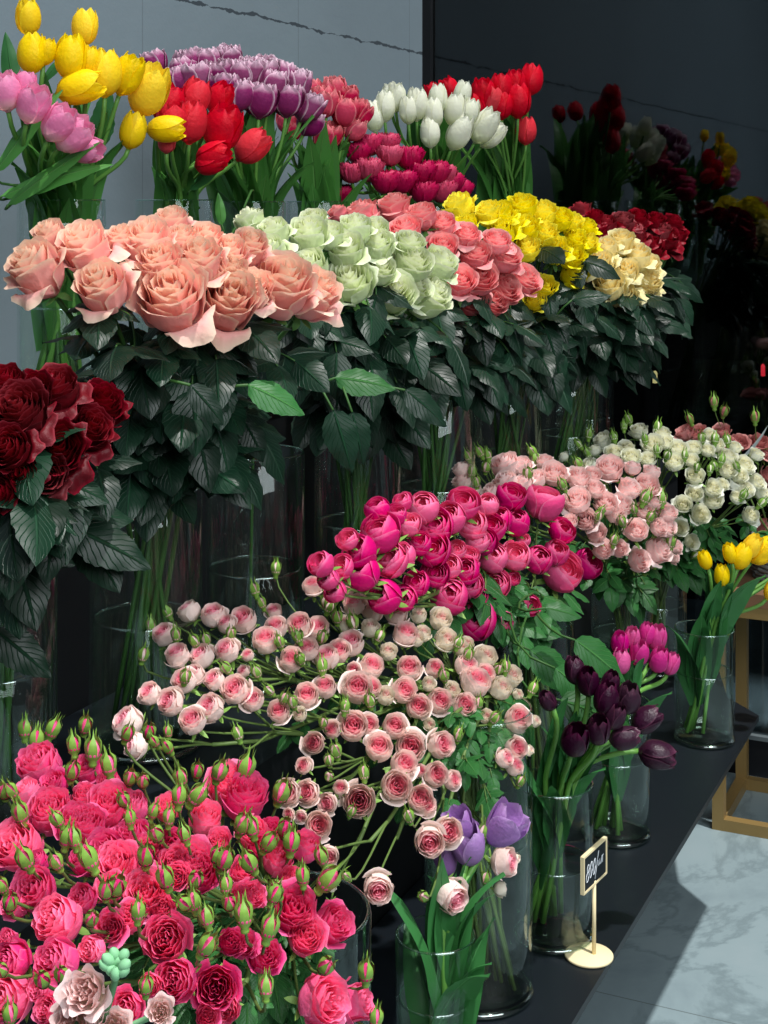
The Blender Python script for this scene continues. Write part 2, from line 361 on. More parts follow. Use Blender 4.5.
def peony_head(m, seed, n=18, closed=.5):
    r_ = random.Random(seed); mb = MB()
    for i in range(n):
        t = i/(n-1); Rr = .10+.38*t**.7
        th1 = math.radians(22+(1-closed)*30+r_.uniform(-8, 12)+12*t)
        lift = .46
        rf = r_.uniform(.3, 1) if (i >= n-2 and closed < .6) else 0
        def prof(v, Rr=Rr, th1=th1, lift=lift, rf=rf, t=t):
            th = PI*.93+(th1-PI*.93)*v
            r = Rr*math.sin(th); z = lift-Rr*math.cos(th)*-1.0*1.02
            z = lift+Rr*math.cos(th)*1.04
            r += rf*.3*max(0, v-.5)**1.2; z -= rf*.35*max(0, v-.5)**1.5
            return r, z
        petal(mb, m, i*2.39996+r_.uniform(-.3, .3), prof, 1.45-.3*t, t, nu=9, nv=8, sidedrop=.14, wave=.006, wk=3, rnd=r_, sideflare=.01, wfun=lambda v: .5+.5*min(1, v/.35) if v < .8 else 1-(v-.8)*1.2)
    return mb.mesh('bloom')
def ruffle_head(m, seed, n=26, wave=.05, flat=.7):
    r_ = random.Random(seed); mb = MB()
    for i in range(n):
        t = i/(n-1); Rr = .12+.34*t**.6
        th1 = math.radians(10+75*t)
        def prof(v, Rr=Rr, th1=th1):
            th = PI*.9+(th1-PI*.9)*v
            return Rr*math.sin(th)*1.0+.03*v, .42+Rr*math.cos(th)*flat+.02*v
        petal(mb, m, i*2.39996+r_.uniform(-.4, .4), prof, 1.0, t, nu=13, nv=7, sidedrop=.1, wave=wave, wk=7+3*r_.random(), rnd=r_, sideflare=.04)
    return mb.mesh('bloom')
def tulip_prof(open_=0.0, hgt=1.45, Rr=.5):
    ks = [(0, .10), (.08, .28), (.2, .43), (.38, .5), (.58, .49), (.78, .42), (.92, .31), (1, .25)]
    def prof(v, s=1.0):
        v = min(1.05, max(0, v))
        for (a, ra), (b, rb) in zip(ks, ks[1:]):
            if v <= b or b == 1:
                w = (v-a)/(b-a); w = min(1.3, w); r = ra+(rb-ra)*w; break
        r = r*2*Rr+open_*max(0, v-.25)**1.4*.9
        return r, v*hgt-open_*.18*max(0, v-.3)**2
    return prof
def tulip_head(m, seed, open_=.0, hgt=1.4, layers=1):
    r_ = random.Random(seed); mb = MB()
    def wf(v): return max(.03, max(0, 1-(abs(v-.40)/.61)**2.4))**.62
    for L in range(layers):
        for k in range(6):
            inner = k % 2
            sc = 1-.12*inner-.17*L; hg = hgt*(1+.04*inner-(.02*L if layers > 1 else 0))+r_.uniform(-.03, .03)
            op = open_*(1-.3*inner)*(1-.5*L)+r_.uniform(0, .05)+(.06 if layers > 1 else 0)
            base = tulip_prof(op, hg, .5*sc)
            petal(mb, m, k*PI/3+L*.5+r_.uniform(-.08, .08), base, 1.02 if layers == 1 else .8, 1-.5*inner-.1*L, nu=9, nv=10, sidedrop=.0, wave=.018 if layers == 1 else .04, wk=2.5, rnd=r_, wfun=wf, sideflare=.03)
    mb.lathe([(.001, -.04), (.07, -.03), (.12, .02), (.3, .12)], m, 10)
    return mb.mesh('bloom')
def strap(mb, m, base, direc, side, ln, w, bend, n=6, up=UP, fold=.15):
    """a lanceolate sepal / blade"""
    rows = []; at = []
    d = Vector(direc).normalized(); sd = Vector(side).normalized(); nn = sd.cross(d).normalized()
    p = Vector(base)
    for i in range(n):
        v = i/(n-1); ww = w*(math.sin(PI*min(1, .12+v*.88))**.8)*(1 if v < 1 else 0)+.0005
        rows.append([p-sd*ww+nn*fold*ww, p.copy(), p+sd*ww+nn*fold*ww]); at.append([(0, v, 1), (.5, v, 0), (1, v, 1)])
        q = Quaternion(sd, bend/(n-1)); d = q @ d; nn = q @ nn
        p = p+d*(ln/(n-1))
    mb.grid(rows, at, m)
def sepals_mesh(m, seed, ln=.42, w=.07, spread=1.0, z=0):
    r_ = random.Random(seed); mb = MB()
    for k in range(5):
        a = k*2*PI/5+r_.uniform(-.2, .2)
        o = Vector((math.cos(a), math.sin(a), 0)); s = Vector((-math.sin(a), math.cos(a), 0))
        strap(mb, m, o*.05+UP*(z-.02), o+UP*r_.uniform(-.2, .5), s, ln*r_.uniform(.7, 1.15), w, spread*r_.uniform(-.2, 1.6), 6)
    mb.lathe([(.03, -.12), (.07, -.09), (.085, -.03), (.06, .02)], m, 8)
    return mb.mesh('sepals')
def bud_meshes(mpet, msep, seed, pink=.5):
    """returns (body mesh, sepals mesh): unit body width"""
    r_ = random.Random(seed); mb = MB()
    prof = [(.16, -.28), (.2, -.1), (.36, .1), (.48, .35), (.47, .6), (.36, .85), (.2, 1.08), (.06, 1.22), (.005, 1.26)]
    mb.lathe([(.6*r if z < .1 else r*.93, z) for r, z in prof], mpet, 12)
    # swirl lines: two wrapped petals
    for k in range(3):
        def pr(v): 
            return .47*math.sin(PI*(.1+.8*v))*(.97+.03*k), .05+1.15*v
        petal(mb, mpet, k*2.1+r_.random(), pr, 1.0, .8, nu=5, nv=6, sidedrop=.1, rnd=r_, wfun=lambda v: max(.1, 1-v*.7))
    body = mb.mesh('bud')
    mb = MB()
    mb.lathe([(.05, -.42), (.22, -.34), (.27, -.2), (.22, -.06), (.40, .12), (.47, .25)], msep, 12)
    for k in range(5):
        a = k*2*PI/5+r_.uniform(-.15, .15)
        rows = []; at = []
        wmax = .62-.30*pink
        tipo = r_.uniform(-.05, .35)
        for i in range(8):
            v = i/7
            z = .05+v*1.85
            rr = .51*math.sin(PI*min(.98, .18+.62*min(v*1.25, 1)))+.03
            if v > .62: rr = rr*.6+(v-.62)*tipo*1.8
            w = wmax*(1-v)**.75 if v > .1 else wmax
            row = []
            for j in (-1, 0, 1):
                th = a+j*w*(1.2 if v < .6 else 1.0)
                row.append((rr*math.cos(th), rr*math.sin(th), z))
            rows.append(row); at.append([(.5, v, abs(j)) for j in (-1, 0, 1)])
        mb.grid(rows, at, msep)
    return body, mb.mesh('sepals')
def merge(a, b, name):
    """two meshes into one (bud body + its green cover)"""
    mb = MB()
    for me in (a, b):
        k = len(mb.v)
        ca = me.color_attributes['pt'].data
        for i, v in enumerate(me.vertices): mb.v.append(tuple(v.co)); mb.a.append(tuple(ca[i].color)[:3])
        for p in me.polygons:
            mb.f.append(tuple(k+i for i in p.vertices)); mb.m.append(mb.mi(me.materials[p.material_index]))
    return mb.mesh(name)

# ------------------------------------------------------------------ leaves
def leaflet(mb, m, base, d, s, ln, w, bend, r_, serr=True, nl=12):
    d = Vector(d).normalized(); s = (Vector(s)-d*Vector(s).dot(d)).normalized(); nn = s.cross(d).normalized()
    p = Vector(base); rows = []; at = []
    for i in range(nl):
        v = i/(nl-1)
        ww = w*.5*(math.sin(PI*min(1, v**.78))**.75)*(1-.25*v)+.0004
        if serr and i % 2 and 0 < i < nl-1: ww *= 1.08
        f = .22; und = .03*w*math.sin(v*19+1)
        rows.append([p-s*ww+nn*(f*ww+und), p-s*ww*.5+nn*f*ww*.35, p.copy(), p+s*ww*.5+nn*f*ww*.35, p+s*ww+nn*(f*ww-und)])
        at.append([(0, v, 1), (.25, v, .5), (.5, v, 0), (.75, v, .5), (1, v, 1)])
        q = Quaternion(s, bend/(nl-1)); d = q @ d; nn = q @ nn
        p = p+d*(ln/(nl-1))
    mb.grid(rows, at, m)
def rose_leaf_mesh(m, mst, seed, k=3, ls=.52):
    """compound leaf along +X, unit length ~1, flat normal +Z"""
    r_ = random.Random(seed); mb = MB()
    ax = [Vector((i/5*.5, 0, .06*math.sin(i/5*2.5))) for i in range(6)]
    mb.tube(ax, .012, .008, mst, 5)
    leaflet(mb, m, ax[-1], (1, r_.uniform(-.2, .2), -.1), (0, 1, 0), ls, ls*.66, r_.uniform(.3, .9), r_)
    prs = [(.34, .95)] if k == 3 else [(.38, .9), (.18, .75)]
    for (x, sc) in prs:
        for sg in (-1, 1):
            leaflet(mb, m, (x, 0, .04), (.55, sg, r_.uniform(-.3, .15)), (-1*sg*sg, .55*sg, 0) if sg > 0 else (1, .55, 0), ls*sc*.9, ls*sc*.6, r_.uniform(.2, .8), r_)
    return mb.mesh('leaf')
def blade_mesh(m, seed, w=.13, bend=.6, twist=.3):
    """tulip leaf growing +Z, leaning to +X, unit length"""
    r_ = random.Random(seed); mb = MB(); n = 14
    d = Vector((.06, 0, 1)).normalized(); s = Vector((0, 1, 0)); p = Vector((0, 0, 0)); rows = []; at = []
    for i in range(n):
        v = i/(n-1)
        ww = w*.5*(.35+.65*min(1, v/.3) if v < .3 else 1)*max(.02, (1-max(0, (v-.4)/.6)**2.0))
        nn = s.cross(d).normalized(); fo = .55*(1-v)+.15
        row = []; ra = []
        for u in (-1, -.5, 0, .5, 1):
            und = .05*w*math.sin(v*9+seed)*abs(u)*u
            row.append(p+s*ww*u-nn*(-ww*fo*u*u)+nn*und); ra.append(((u+1)/2, v, abs(u)))
        rows.append(row); at.append(ra)
        b = bend*(.3+1.4*v)/(n-1)
        q = Quaternion(s, b) @ Quaternion(d, twist/(n-1)); d = (Quaternion(s, b) @ d).normalized(); s = (Quaternion(d, twist/(n-1)) @ s).normalized()
        p = p+d/(n-1)
    mb.grid(rows, at, m)
    return mb.mesh('leaf')

# ------------------------------------------------------------------ libraries
LIB = {}
def lib(k, f, n): LIB[k] = [f(i) for i in range(n)]
lib('peach', lambda i: rose_head(M['peach'], 10+i, 22, .55+.1*(i % 3), 3+i % 2, .022, 1.08), 5)
lib('palegreen', lambda i: rose_head(M['palegreen'], 20+i, 22, .5, 2, .014, .98), 4)
lib('coral', lambda i: rose_head(M['coral'], 30+i, 26, .5, 2, .012, .86), 4)
lib('yellow', lambda i: rose_head(M['yellow'], 40+i, 18, .55, 2, .03, .95), 4)
lib('cream', lambda i: rose_head(M['cream'], 50+i, 18, .6, 3, .025, .95), 4)
lib('darkred', lambda i: rose_head(M['darkred'], 60+i, 18, .6, 3, .02, .9), 3)
lib('nearred', lambda i: rose_head(M['nearred'], 65+i, 26, .6, 3, .028, .88), 4)
lib('palepink', lambda i: garden_head(M['palepink'], 70+i, 24, .014, .15, .74, -.02, 1), 5)
lib('palecream', lambda i: garden_head(M['palecream'], 80+i, 20, .016, .15, .8, -.02, 1), 3)
lib('hotpink', lambda i: garden_head(M['hotpink'], 90+i, 24, .03, .15+.12*i, .92, -.06, 1+i % 3), 5)
lib('magenta', lambda i: peony_head(M['magenta'], 100+i, 18, .35+.2*(i % 4)), 6)
lib('blush', lambda i: rose_head(M['blush'], 110+i, 20, .35, 1, .016, .8), 4)
lib('white', lambda i: rose_head(M['white'], 120+i, 18, .45, 1, .016, .78), 4)
lib('dusty', lambda i: garden_head(M['dusty'], 130+i, 16, .03, .7, .7), 3)
lib('stock', lambda i: garden_head(M['stock'], 140+i, 15, .05, .7, .75, .1, 2, 13), 3)
lib('t_yellow', lambda i: tulip_head(M['t_yellow'], 150+i, .04*i, 1.42), 4)
lib('t_pink', lambda i: tulip_head(M['t_pink'], 160+i, .15+.05*i, 1.3), 3)
lib('t_red', lambda i: tulip_head(M['t_red'], 170+i, .05*i, 1.3), 4)
lib('t_purple', lambda i: tulip_head(M['t_purple'], 180+i, .12+.07*i, 1.05, 3), 4)
lib('t_coral', lambda i: tulip_head(M['t_coral'], 190+i, .15+.08*i, 1.15, 2), 3)
lib('t_fringe', lambda i: ruffle_head(M['t_fringe'], 200+i, 34, .13, 1.1), 4)
lib('t_white', lambda i: tulip_head(M['t_white'], 210+i, .03*i, 1.55), 4)
lib('t_magenta', lambda i: tulip_head(M['t_magenta'], 220+i, .0, 1.35), 3)
lib('t_dark', lambda i: tulip_head(M['t_dark'], 230+i, .02*i, 1.3), 3)
lib('t_lilac', lambda i: tulip_head(M['t_lilac'], 240+i, .3+.25*i, 1.4), 2)
lib('rleaf', lambda i: rose_leaf_mesh(M['rleaf'], M['stem'], 300+i, 3 if i % 2 else 5), 6)
lib('sleaf', lambda i: rose_leaf_mesh(M['sleaf'], M['sstem'], 310+i, 3 if i % 2 else 5, .45), 4)
lib('blade', lambda i: blade_mesh(M['tleaf'], 320+i, .19+.03*(i % 3), .15+.2*i, .5-.3*i), 6)
lib('bladed', lambda i: blade_mesh(M['tleafd'], 330+i, .19+.03*(i % 3), .15+.2*i, .5-.3*i), 6)
lib('sep_rose', lambda i: sepals_mesh(M['sepald'], 340+i, .42, .07, 1.0), 3)
lib('sep_spray', lambda i: sepals_mesh(M['sepal'], 350+i, .5, .07, .4), 3)
BUD = {}
for k, pm, pk in (('hotpink', 'hotpink', .08), ('palepink', 'palepink', .15), ('white', 'white', .25), ('blush', 'blush', .2), ('dusty', 'dusty', .5)):
    prs = [bud_meshes(M[pm], M['bud_green'], 400+i, pk) for i in range(3)]
    BUD[k] = prs if k == 'hotpink' else [(merge(a, b, 'bud'), None) for a, b in prs]

# ------------------------------------------------------------------ vases
class Vase: pass
VASES = {}
def vase(key, x, y, r, zb, zr, label, wat=.5, group=None):
    t = link('glass_vase', None); t.location = (x, y, zb)
    h = zr-zb; n = 40; th = min(.004, r*.06)
    mb = MB(); mb.lathe([(r-th*.5+.0016*math.cos(a*PI/4), h+.0012*math.sin(a*PI/4)) for a in range(9)], M['edge'], n); link('rim', mb.mesh('rim'), t)
    mb = MB(); mb.lathe([(r-.0052, .0016), (r-.001, .0022), (r+.0006, .0045), (r+.0002, .0075), (r-.004, .009)], M['edge'], n); link('base', mb.mesh('base'), t)
    mb = MB()
    prof = [(.001, 0), (r-.004, 0), (r-.001, .002), (r, .006), (r, h*.5), (r, h-.002), (r-th*.4, h), (r-th, h-.002), (r-th, h*.5), (r-th, .014), (r-th-.004, .010), (.001, .010)]
    mb.lathe(prof, M['glass'], n)
    link('glass_body', mb.mesh('glass_body'), t)
    mb = MB(); wr = r-th-.0008
    mb.lathe([(.001, .0108), (wr-.004, .0108), (wr, .015), (wr, h*wat-.001), (wr-.001, h*wat), (.001, h*wat-.0012)], M['water'], n)
    mb.lathe([(wr-.0002, h*wat-.0022), (wr-.0002, h*wat+.0016), (wr-.0022, h*wat+.0002)], M['edge'], n)
    link('water', mb.mesh('water'), t)
    tag(t, label, 'vase', group)
    v = Vase(); v.x = x; v.y = y; v.r = r; v.zb = zb; v.zr = zr; v.cnt = 0; v.obj = t
    VASES[key] = v
BZ, S2, S3 = -1.0, -.64, -.30
vase('hot', 1.096, .607, .077, BZ, -.60, 'wide clear glass vase holding the hot pink spray roses, nearest the camera', .6)
vase('lil', 1.467, .622, .043, BZ, -.79, 'narrow short glass vase with lilac tulips in front of the tall one', .68)
vase('tall', 1.744, .68, .0685, BZ, -.64, 'tall glass cylinder with long green stems of the pale pink spray roses', .55)
vase('dark', 1.918, .639, .054, BZ, -.79, 'glass cylinder vase of black tulips behind the little chalkboard sign', .5)
vase('mag', 2.267, .653, .0545, BZ, -.79, 'glass cylinder vase of magenta tulips between the black and yellow tulip vases', .6)
vase('yel', 2.736, .619, .0555, BZ, -.793, 'glass cylinder vase of yellow tulips at the far end of the bench', .62)
vase('peo', 2.33, .805, .06, BZ, -.68, 'glass vase of magenta garden roses behind the magenta tulips', .6)
vase('blu', 2.82, .80, .06, BZ, -.74, 'glass vase of blush spray roses behind the yellow tulip vase', .6)
vase('whi', 3.10, .80, .06, BZ, -.76, 'glass vase of white spray roses, last one on the bench', .6)
vase('red', 1.20, 1.0, .066, S2, -.34, 'glass vase of velvety dark red roses at the left edge', .55)
vase('pe1', 1.455, .985, .066, S2, -.335, 'glass vase below the peach roses, behind the large drooping leaf', .5)
vase('pe2', 1.71, .985, .066, S2, -.335, 'glass vase below the right half of the peach roses', .5)
vase('pg', 2.02, .985, .066, S2, -.335, 'glass vase below the greenish white roses', .5)
vase('co', 2.33, .985, .066, S2, -.335, 'glass vase below the coral pink roses', .5)
vase('ye', 2.68, .985, .066, S2, -.335, 'glass vase below the yellow roses', .5)
vase('cr', 2.97, .96, .066, S2, -.335, 'glass vase below the cream roses', .5)
vase('dr', 3.22, 1.0, .066, S2, -.335, 'glass vase below the dark red roses beside the dark glass', .5)
vase('t1', 1.71, 1.30, .062, S3, 0, 'glass vase of yellow and pink tulips on the top step', .5)
vase('t2', 2.0, 1.30, .062, S3, 0, 'glass vase of large red tulips on the top step', .5)
vase('t3', 2.24, 1.30, .062, S3, -.003, 'glass vase of purple double tulips on the top step', .5)
vase('t4', 2.50, 1.30, .062, S3, -.003, 'glass vase of coral red tulips on the top step', .5)
vase('t5', 2.74, 1.24, .062, S3, -.003, 'glass vase of crimson fringed tulips on the top step', .5)
vase('t6', 3.06, 1.30, .062, S3, -.003, 'glass vase of white tulips on the top step', .5)
vase('t7', 3.42, 1.25, .062, S3, -.003, 'glass vase of red tulips on the top step, last before the dark glass', .5)

# ------------------------------------------------------------------ placing
def orient(o, loc, axis, spin, sc):
    q = Vector(axis).to_track_quat('Z', 'Y')
    o.rotation_mode = 'QUATERNION'
    o.rotation_quaternion = q @ Quaternion((0, 0, 1), spin)
    o.location = loc; o.scale = (sc, sc, sc)
def orient_x(o, loc, xdir, nrm, sc):
    x = Vector(xdir).normalized(); z = Vector(nrm); z = (z-x*z.dot(x)).normalized(); y = z.cross(x)
    o.rotation_mode = 'QUATERNION'; o.rotation_quaternion = Matrix((x, y, z)).transposed().to_quaternion()
    o.location = loc; o.scale = (sc, sc, sc)
def herm(p0, t0, p1, t1, n):
    out = []
    for i in range(n):
        t = i/(n-1); h00 = 2*t**3-3*t*t+1; h10 = t**3-2*t*t+t; h01 = -2*t**3+3*t*t; h11 = t**3-t*t
        out.append(p0*h00+t0*h10+p1*h01+t1*h11)
    return out
def stem_path(v, head, axis, n=9):
    """from the bottom of the vase, past the rim, to the flower"""
    dx = head.x-v.x; dy = head.y-v.y; dl = math.hypot(dx, dy)+1e-6
    k = v.cnt; v.cnt += 1
    ja = R.uniform(-.9, .9)
    an = math.atan2(dy, dx)
    rr = min(v.r*.82, v.r*(.15+.9*dl/.2))*R.uniform(.65, 1)
    rim = Vector((v.x+math.cos(an+ja*.6)*rr, v.y+math.sin(an+ja*.6)*rr, v.zr))
    bb = v.r*.75*math.sqrt(R.random())
    ba = an+PI+R.uniform(-1.1, 1.1)
    bot = Vector((v.x+math.cos(ba)*bb, v.y+math.sin(ba)*bb, v.zb+.016))
    d = (rim-bot)
    ln = max(.05, (head-rim).length)
    tan0 = (d.normalized()*ln*.9)
    up = herm(rim, tan0, head, Vector(axis)*ln*.9, n)
    low = [bot+d*i/4 for i in range(4)]
    return low, up
class B: pass
def bunch(cx, cy, d, ax, ay, rd, sl=0, tilt=0, upw=.8, out=.8, Y=None):
    b = B(); b.cx, b.cy, b.d, b.ax, b.ay, b.rd, b.sl, b.tilt, b.upw, b.out, b.Y = cx, cy, d, ax, ay, rd, sl, tilt, upw, out, Y
    return b
def place(b, px, py):
    a = (px-b.cx)/b.ax; c = (py-b.cy)/b.ay; q = a*a+c*c
    s = math.sqrt(max(0, 1-q))
    d0 = dY(px, b.Y) if b.Y else b.d+b.sl*(px-b.cx)/100
    d = d0-b.rd*s-b.tilt*c
    p = P(px, py, d)
    k = 1/max(1, math.sqrt(q))
    nrm = RT*a*k*.9-VW*(s*.9+.25)+UP*(-c*k)*.9
    ax = (UP*b.upw+nrm.normalized()*b.out).normalized()
    return p, ax, d

ORD = ['first', 'second', 'third', 'fourth', 'fifth', 'sixth', 'seventh', 'eighth', 'ninth', 'tenth', 'eleventh', 'twelfth', 'thirteenth', 'fourteenth', 'fifteenth', 'sixteenth', 'seventeenth', 'eighteenth']
def rank(pts, per=6):
    """pts: list of (x,y); returns a phrase for each: its row from the top, its place from the left"""
    n = len(pts)
    if n == 1: return ['']
    nr = max(1, round(n/per)); idx = sorted(range(n), key=lambda i: pts[i][1]); out = [None]*n
    for r in range(nr):
        row = idx[round(r*n/nr):round((r+1)*n/nr)]
        row.sort(key=lambda i: pts[i][0])
        if nr == 1: rn = 'row'
        elif r == 0: rn = 'top row'
        elif r == nr-1: rn = 'bottom row'
        else: rn = ORD[r]+' row'
        for k, i in enumerate(row):
            if k == 0: ph = 'leftmost'
            elif k == len(row)-1: ph = 'rightmost'
            else: ph = ORD[k]+' from left'
            out[i] = (ph, rn)
    return out

def where(r):
    ph, rn = r
    return f'{ph} in its bunch' if rn == 'row' else f'{ph} in {rn} of its bunch'
def leaf_on(parent, meshes, p, out, size, droop=.2, toward=.5):
    o = link('leaf', R.choice(meshes), parent)
    d = Vector((out.x, out.y, 0)); 
    if d.length < 1e-4: d = -VW.copy()
    d = d.normalized()-VW*toward+Vector((R.uniform(-.5, .5), R.uniform(-.5, .5), 0))
    d = d.normalized()+UP*R.uniform(-.9, .35)*1.0-UP*droop
    n = UP+Vector((R.uniform(-.5, .5), R.uniform(-.5, .5), 0))-VW*.5
    orient_x(o, p, d, n, size)
    return o

def cut_roses(b, data, libk, vkeys, look, group, leaves=4, lsize=.11, per=6, hk=1.0, cat='rose'):
    ranks = rank([(x, y) for x, y, *_ in data], per)
    for i, (px, py, D, *ex) in enumerate(data):
        p, ax, d = place(b, px, py)
        if ex: ax = (UP*.6+RT*ex[0]-VW*.5+UP*(ex[1] if len(ex) > 1 else 0)).normalized()
        s = D/FPX*d*hk
        ax = (ax+Vector((R.uniform(-.12, .12), R.uniform(-.12, .12), 0))).normalized()
        base = p-ax*s*.5
        v = min((VASES[k] for k in vkeys), key=lambda v: (v.x-p.x)**2+(v.y-p.y)**2)
        low, up = stem_path(v, base, ax)
        t = link('rose', None); t.location = base
        off = Vector(base)
        mb = MB(); pts = low+up; mb.tube([q-off for q in pts], .0032, .0028, M['stem'], 6)
        link('stem', mb.mesh('stem'), t)
        o = link('bloom', R.choice(LIB[libk]), t); orient(o, (0, 0, 0), ax, R.uniform(0, 6.28), s)
        so = link('sepals', R.choice(LIB['sep_rose']), o)
        for k in range(leaves):
            f = .25+.68*(k+R.random()*.8)/leaves; q = up[min(len(up)-2, int(f*(len(up)-1)))]-off
            leaf_on(t, LIB['rleaf'], q, (up[-1]-Vector((v.x, v.y, 0)))*1.0, lsize*R.uniform(.8, 1.2))
        tag(t, f'{look}, {where(ranks[i])}', cat, group)

def tulips(b, data, libk, vkeys, look, group, blades='blade', nb=1, blen=.22, per=6, ratio=1.4, stemr=.0036, bl0=.0, hk=1.0, bfac=1.0, wfac=1.0):
    ranks = rank([(x, y) for x, y, *_ in data], per)
    for i, (px, py, W, *ex) in enumerate(data):
        tilt = ex[0] if ex else 0
        p, ax, d = place(b, px, py)
        s = W/FPX*d*hk
        a = math.radians(tilt)
        tow = ex[1] if len(ex) > 1 else R.uniform(-.05, .35)
        ax = (UP*math.cos(a)+RT*math.sin(a)-VW*tow).normalized()
        base = p-ax*s*ratio*.5
        v = min((VASES[k] for k in vkeys), key=lambda v: (v.x-p.x)**2+(v.y-p.y)**2)
        low, up = stem_path(v, base, (ax+UP*.25).normalized())
        t = link('tulip', None); t.location = base; off = Vector(base)
        mb = MB(); mb.tube([q-off for q in low+up], stemr, stemr*.9, M['tstem'], 7)
        link('stem', mb.mesh('stem'), t)
        o = link('bloom', R.choice(LIB[libk]), t); orient(o, (0, 0, 0), ax, R.uniform(0, 6.28), s)
        if 'z' in ex: pass
        for k in range(nb):
            q = low[1+R.randrange(3)]-off if k or nb == 1 else up[1]-off
            lo = link('leaf', R.choice(LIB[blades]), t)
            di = Vector((p.x-v.x, p.y-v.y, 0)); di = (di/.12 if di.length > .01 else Vector((0, 0, 0)))+Vector((R.uniform(-1, 1), R.uniform(-1, 1), 0))*.9-VW*.3
            q2 = Quaternion(UP, math.atan2(di.y, di.x))
            lo.rotation_mode = 'QUATERNION'; lo.rotation_quaternion = q2
            lo.location = q-UP*bl0; L = (up[-1]-off-q).length*R.uniform(.62, .98)*bfac; lo.scale = (L*wfac, L*wfac, L)
        tag(t, f'{look}, {where(ranks[i])}', 'tulip', group)

def kmeans(pts, k):
    pts = [Vector((x, y)) for x, y in pts]
    r_ = random.Random(5); cs = [pts[0]]
    while len(cs) < k: cs.append(max(pts, key=lambda p: min((p-c).length for c in cs)))
    for _ in range(14):
        g = [[] for _ in cs]
        for i, p in enumerate(pts): g[min(range(k), key=lambda j: (p-cs[j]).length)].append(i)
        cs = [sum((pts[i] for i in q), Vector((0, 0)))/len(q) if q else c for q, c in zip(g, cs)]
    return [q for q in g if q], cs
NUM = ['no', 'one', 'two', 'three', 'four', 'five', 'six', 'seven', 'eight', 'nine', 'ten', 'eleven', 'twelve', 'thirteen', 'fourteen']
def sprays(b, heads, buds, budk, vkeys, colour, group, k, leaves=3, lsize=.09, per=5, budw=10, hk=1.0, libs=None, stemr=.0022, cat='spray rose', name='spray_rose', budf=.025):
    items = [(x, y, D, 'h', lk) for x, y, D, lk in heads]+[(x, y, w, 'b', budk) for x, y, w in buds]
    gs, _ = kmeans([(x, y) for x, y, *_ in items], k)
    cen = [(sum(items[i][0] for i in g)/len(g), sum(items[i][1] for i in g)/len(g)) for g in gs]
    ranks = rank(cen, per)
    for gi, g in enumerate(gs):
        pl = []
        for i in g:
            x, y, D, kd, lk = items[i]; p, ax, d = place(b, x, y)
            s = D/FPX*d
            if kd == 'b': ax = (ax*.6+UP*.75+Vector((R.uniform(-.6, .6), R.uniform(-.6, .6), R.uniform(-.2, .2)))).normalized(); p = p*(1-budf/d); base = p-ax*s*.5
            else: ax = (ax+Vector((R.uniform(-.22, .22), R.uniform(-.22, .22), R.uniform(-.15, .15)))).normalized(); s *= hk; base = p-ax*s*.36
            pl.append((base, ax, s, kd, lk, y))
        c = sum((q[0] for q in pl), Vector())/len(pl)
        ma = sum((q[1] for q in pl), Vector()).normalized()
        v = min((VASES[q] for q in vkeys), key=lambda v: (v.x-c.x)**2+(v.y-c.y)**2)
        rimc = Vector((v.x, v.y, v.zr)); dist = (c-rimc).length
        br = c-(ma*.4+(c-rimc).normalized()).normalized()*min(.09, dist*.4)
        low, up = stem_path(v, br, (ma+(c-rimc).normalized()).normalized(), 7)
        t = link(name, None); t.location = br; off = Vector(br)
        mb = MB(); mb.tube([q-off for q in low+up], stemr*1.25, stemr, M['sstem'], 6)
        nh = nb = 0
        for base, ax, s, kd, lk, y in pl:
            L = (base-br).length
            st = up[-2]-off if R.random() < .5 else Vector((0, 0, 0))
            mb.tube(herm(st, (base-off-st).normalized()*L*.6+ma*L*.3, base-off, ax*L*.7, 7), stemr*.7, stemr*.5, M['sstem'], 5, cap=False)
            if kd == 'h':
                nh += 1
                o = link('bloom', R.choice(LIB[lk]), t); orient(o, base-off, ax, R.uniform(0, 6.28), s)
                link('sepals', R.choice(LIB['sep_spray']), o)
            else:
                nb += 1
                bd, sp = R.choice(BUD[lk]); o = link('bud', bd, t); orient(o, base-off, ax, R.uniform(0, 6.28), s)
                if sp: link('sepals', sp, o)
        link('stem', mb.mesh('stem'), t)
        for q in range(leaves):
            pp = up[min(6, 1+R.randrange(4))]-off
            leaf_on(t, LIB['sleaf'], pp, c-rimc, lsize*R.uniform(.7, 1.2), toward=.3)
        what = 'stem with buds' if nh and nb else ('stem of buds' if nb else 'stem')
        tag(t, f'{colour} spray rose {what}, {where(ranks[gi])}', cat, group)

def T(s, n=3):
    out = []
    for tok in s.split():
        out.append(tuple(float(q) for q in tok.split(',')))
    return out

# ------------------------------------------------------------------ row two: long-stemmed roses
cut_roses(bunch(165, 282, 1.66, 185, 75, .13, .06, .03, .9, .9),
  T('38,272,58 86,250,54 52,240,38 122,243,34 103,290,56 148,246,52 172,227,38 160,268,48 172,301,74 200,266,54 206,243,38 182,244,36 228,256,40 248,250,40 228,303,68 252,292,44 282,290,66 312,296,54 229,276,40'),
  'peach', ['pe1', 'pe2'], 'open peach pink rose', 'peach roses', 3, .12, 6, 1.06)
cut_roses(bunch(345, 262, 2.1, 120, 62, .12, .2, .03, .9, .8),
  T('251,223,32 274,233,32 308,236,40 270,252,34 310,268,38 345,250,38 350,283,46 380,271,32 393,294,44 376,246,36 355,230,34 412,264,40 438,265,38 428,297,44 409,246,32 374,232,30 314,222,28 414,290,34 330,236,30'),
  'palegreen', ['pg'], 'greenish white rose', 'greenish white roses', 3, .13, 6, 1.12)
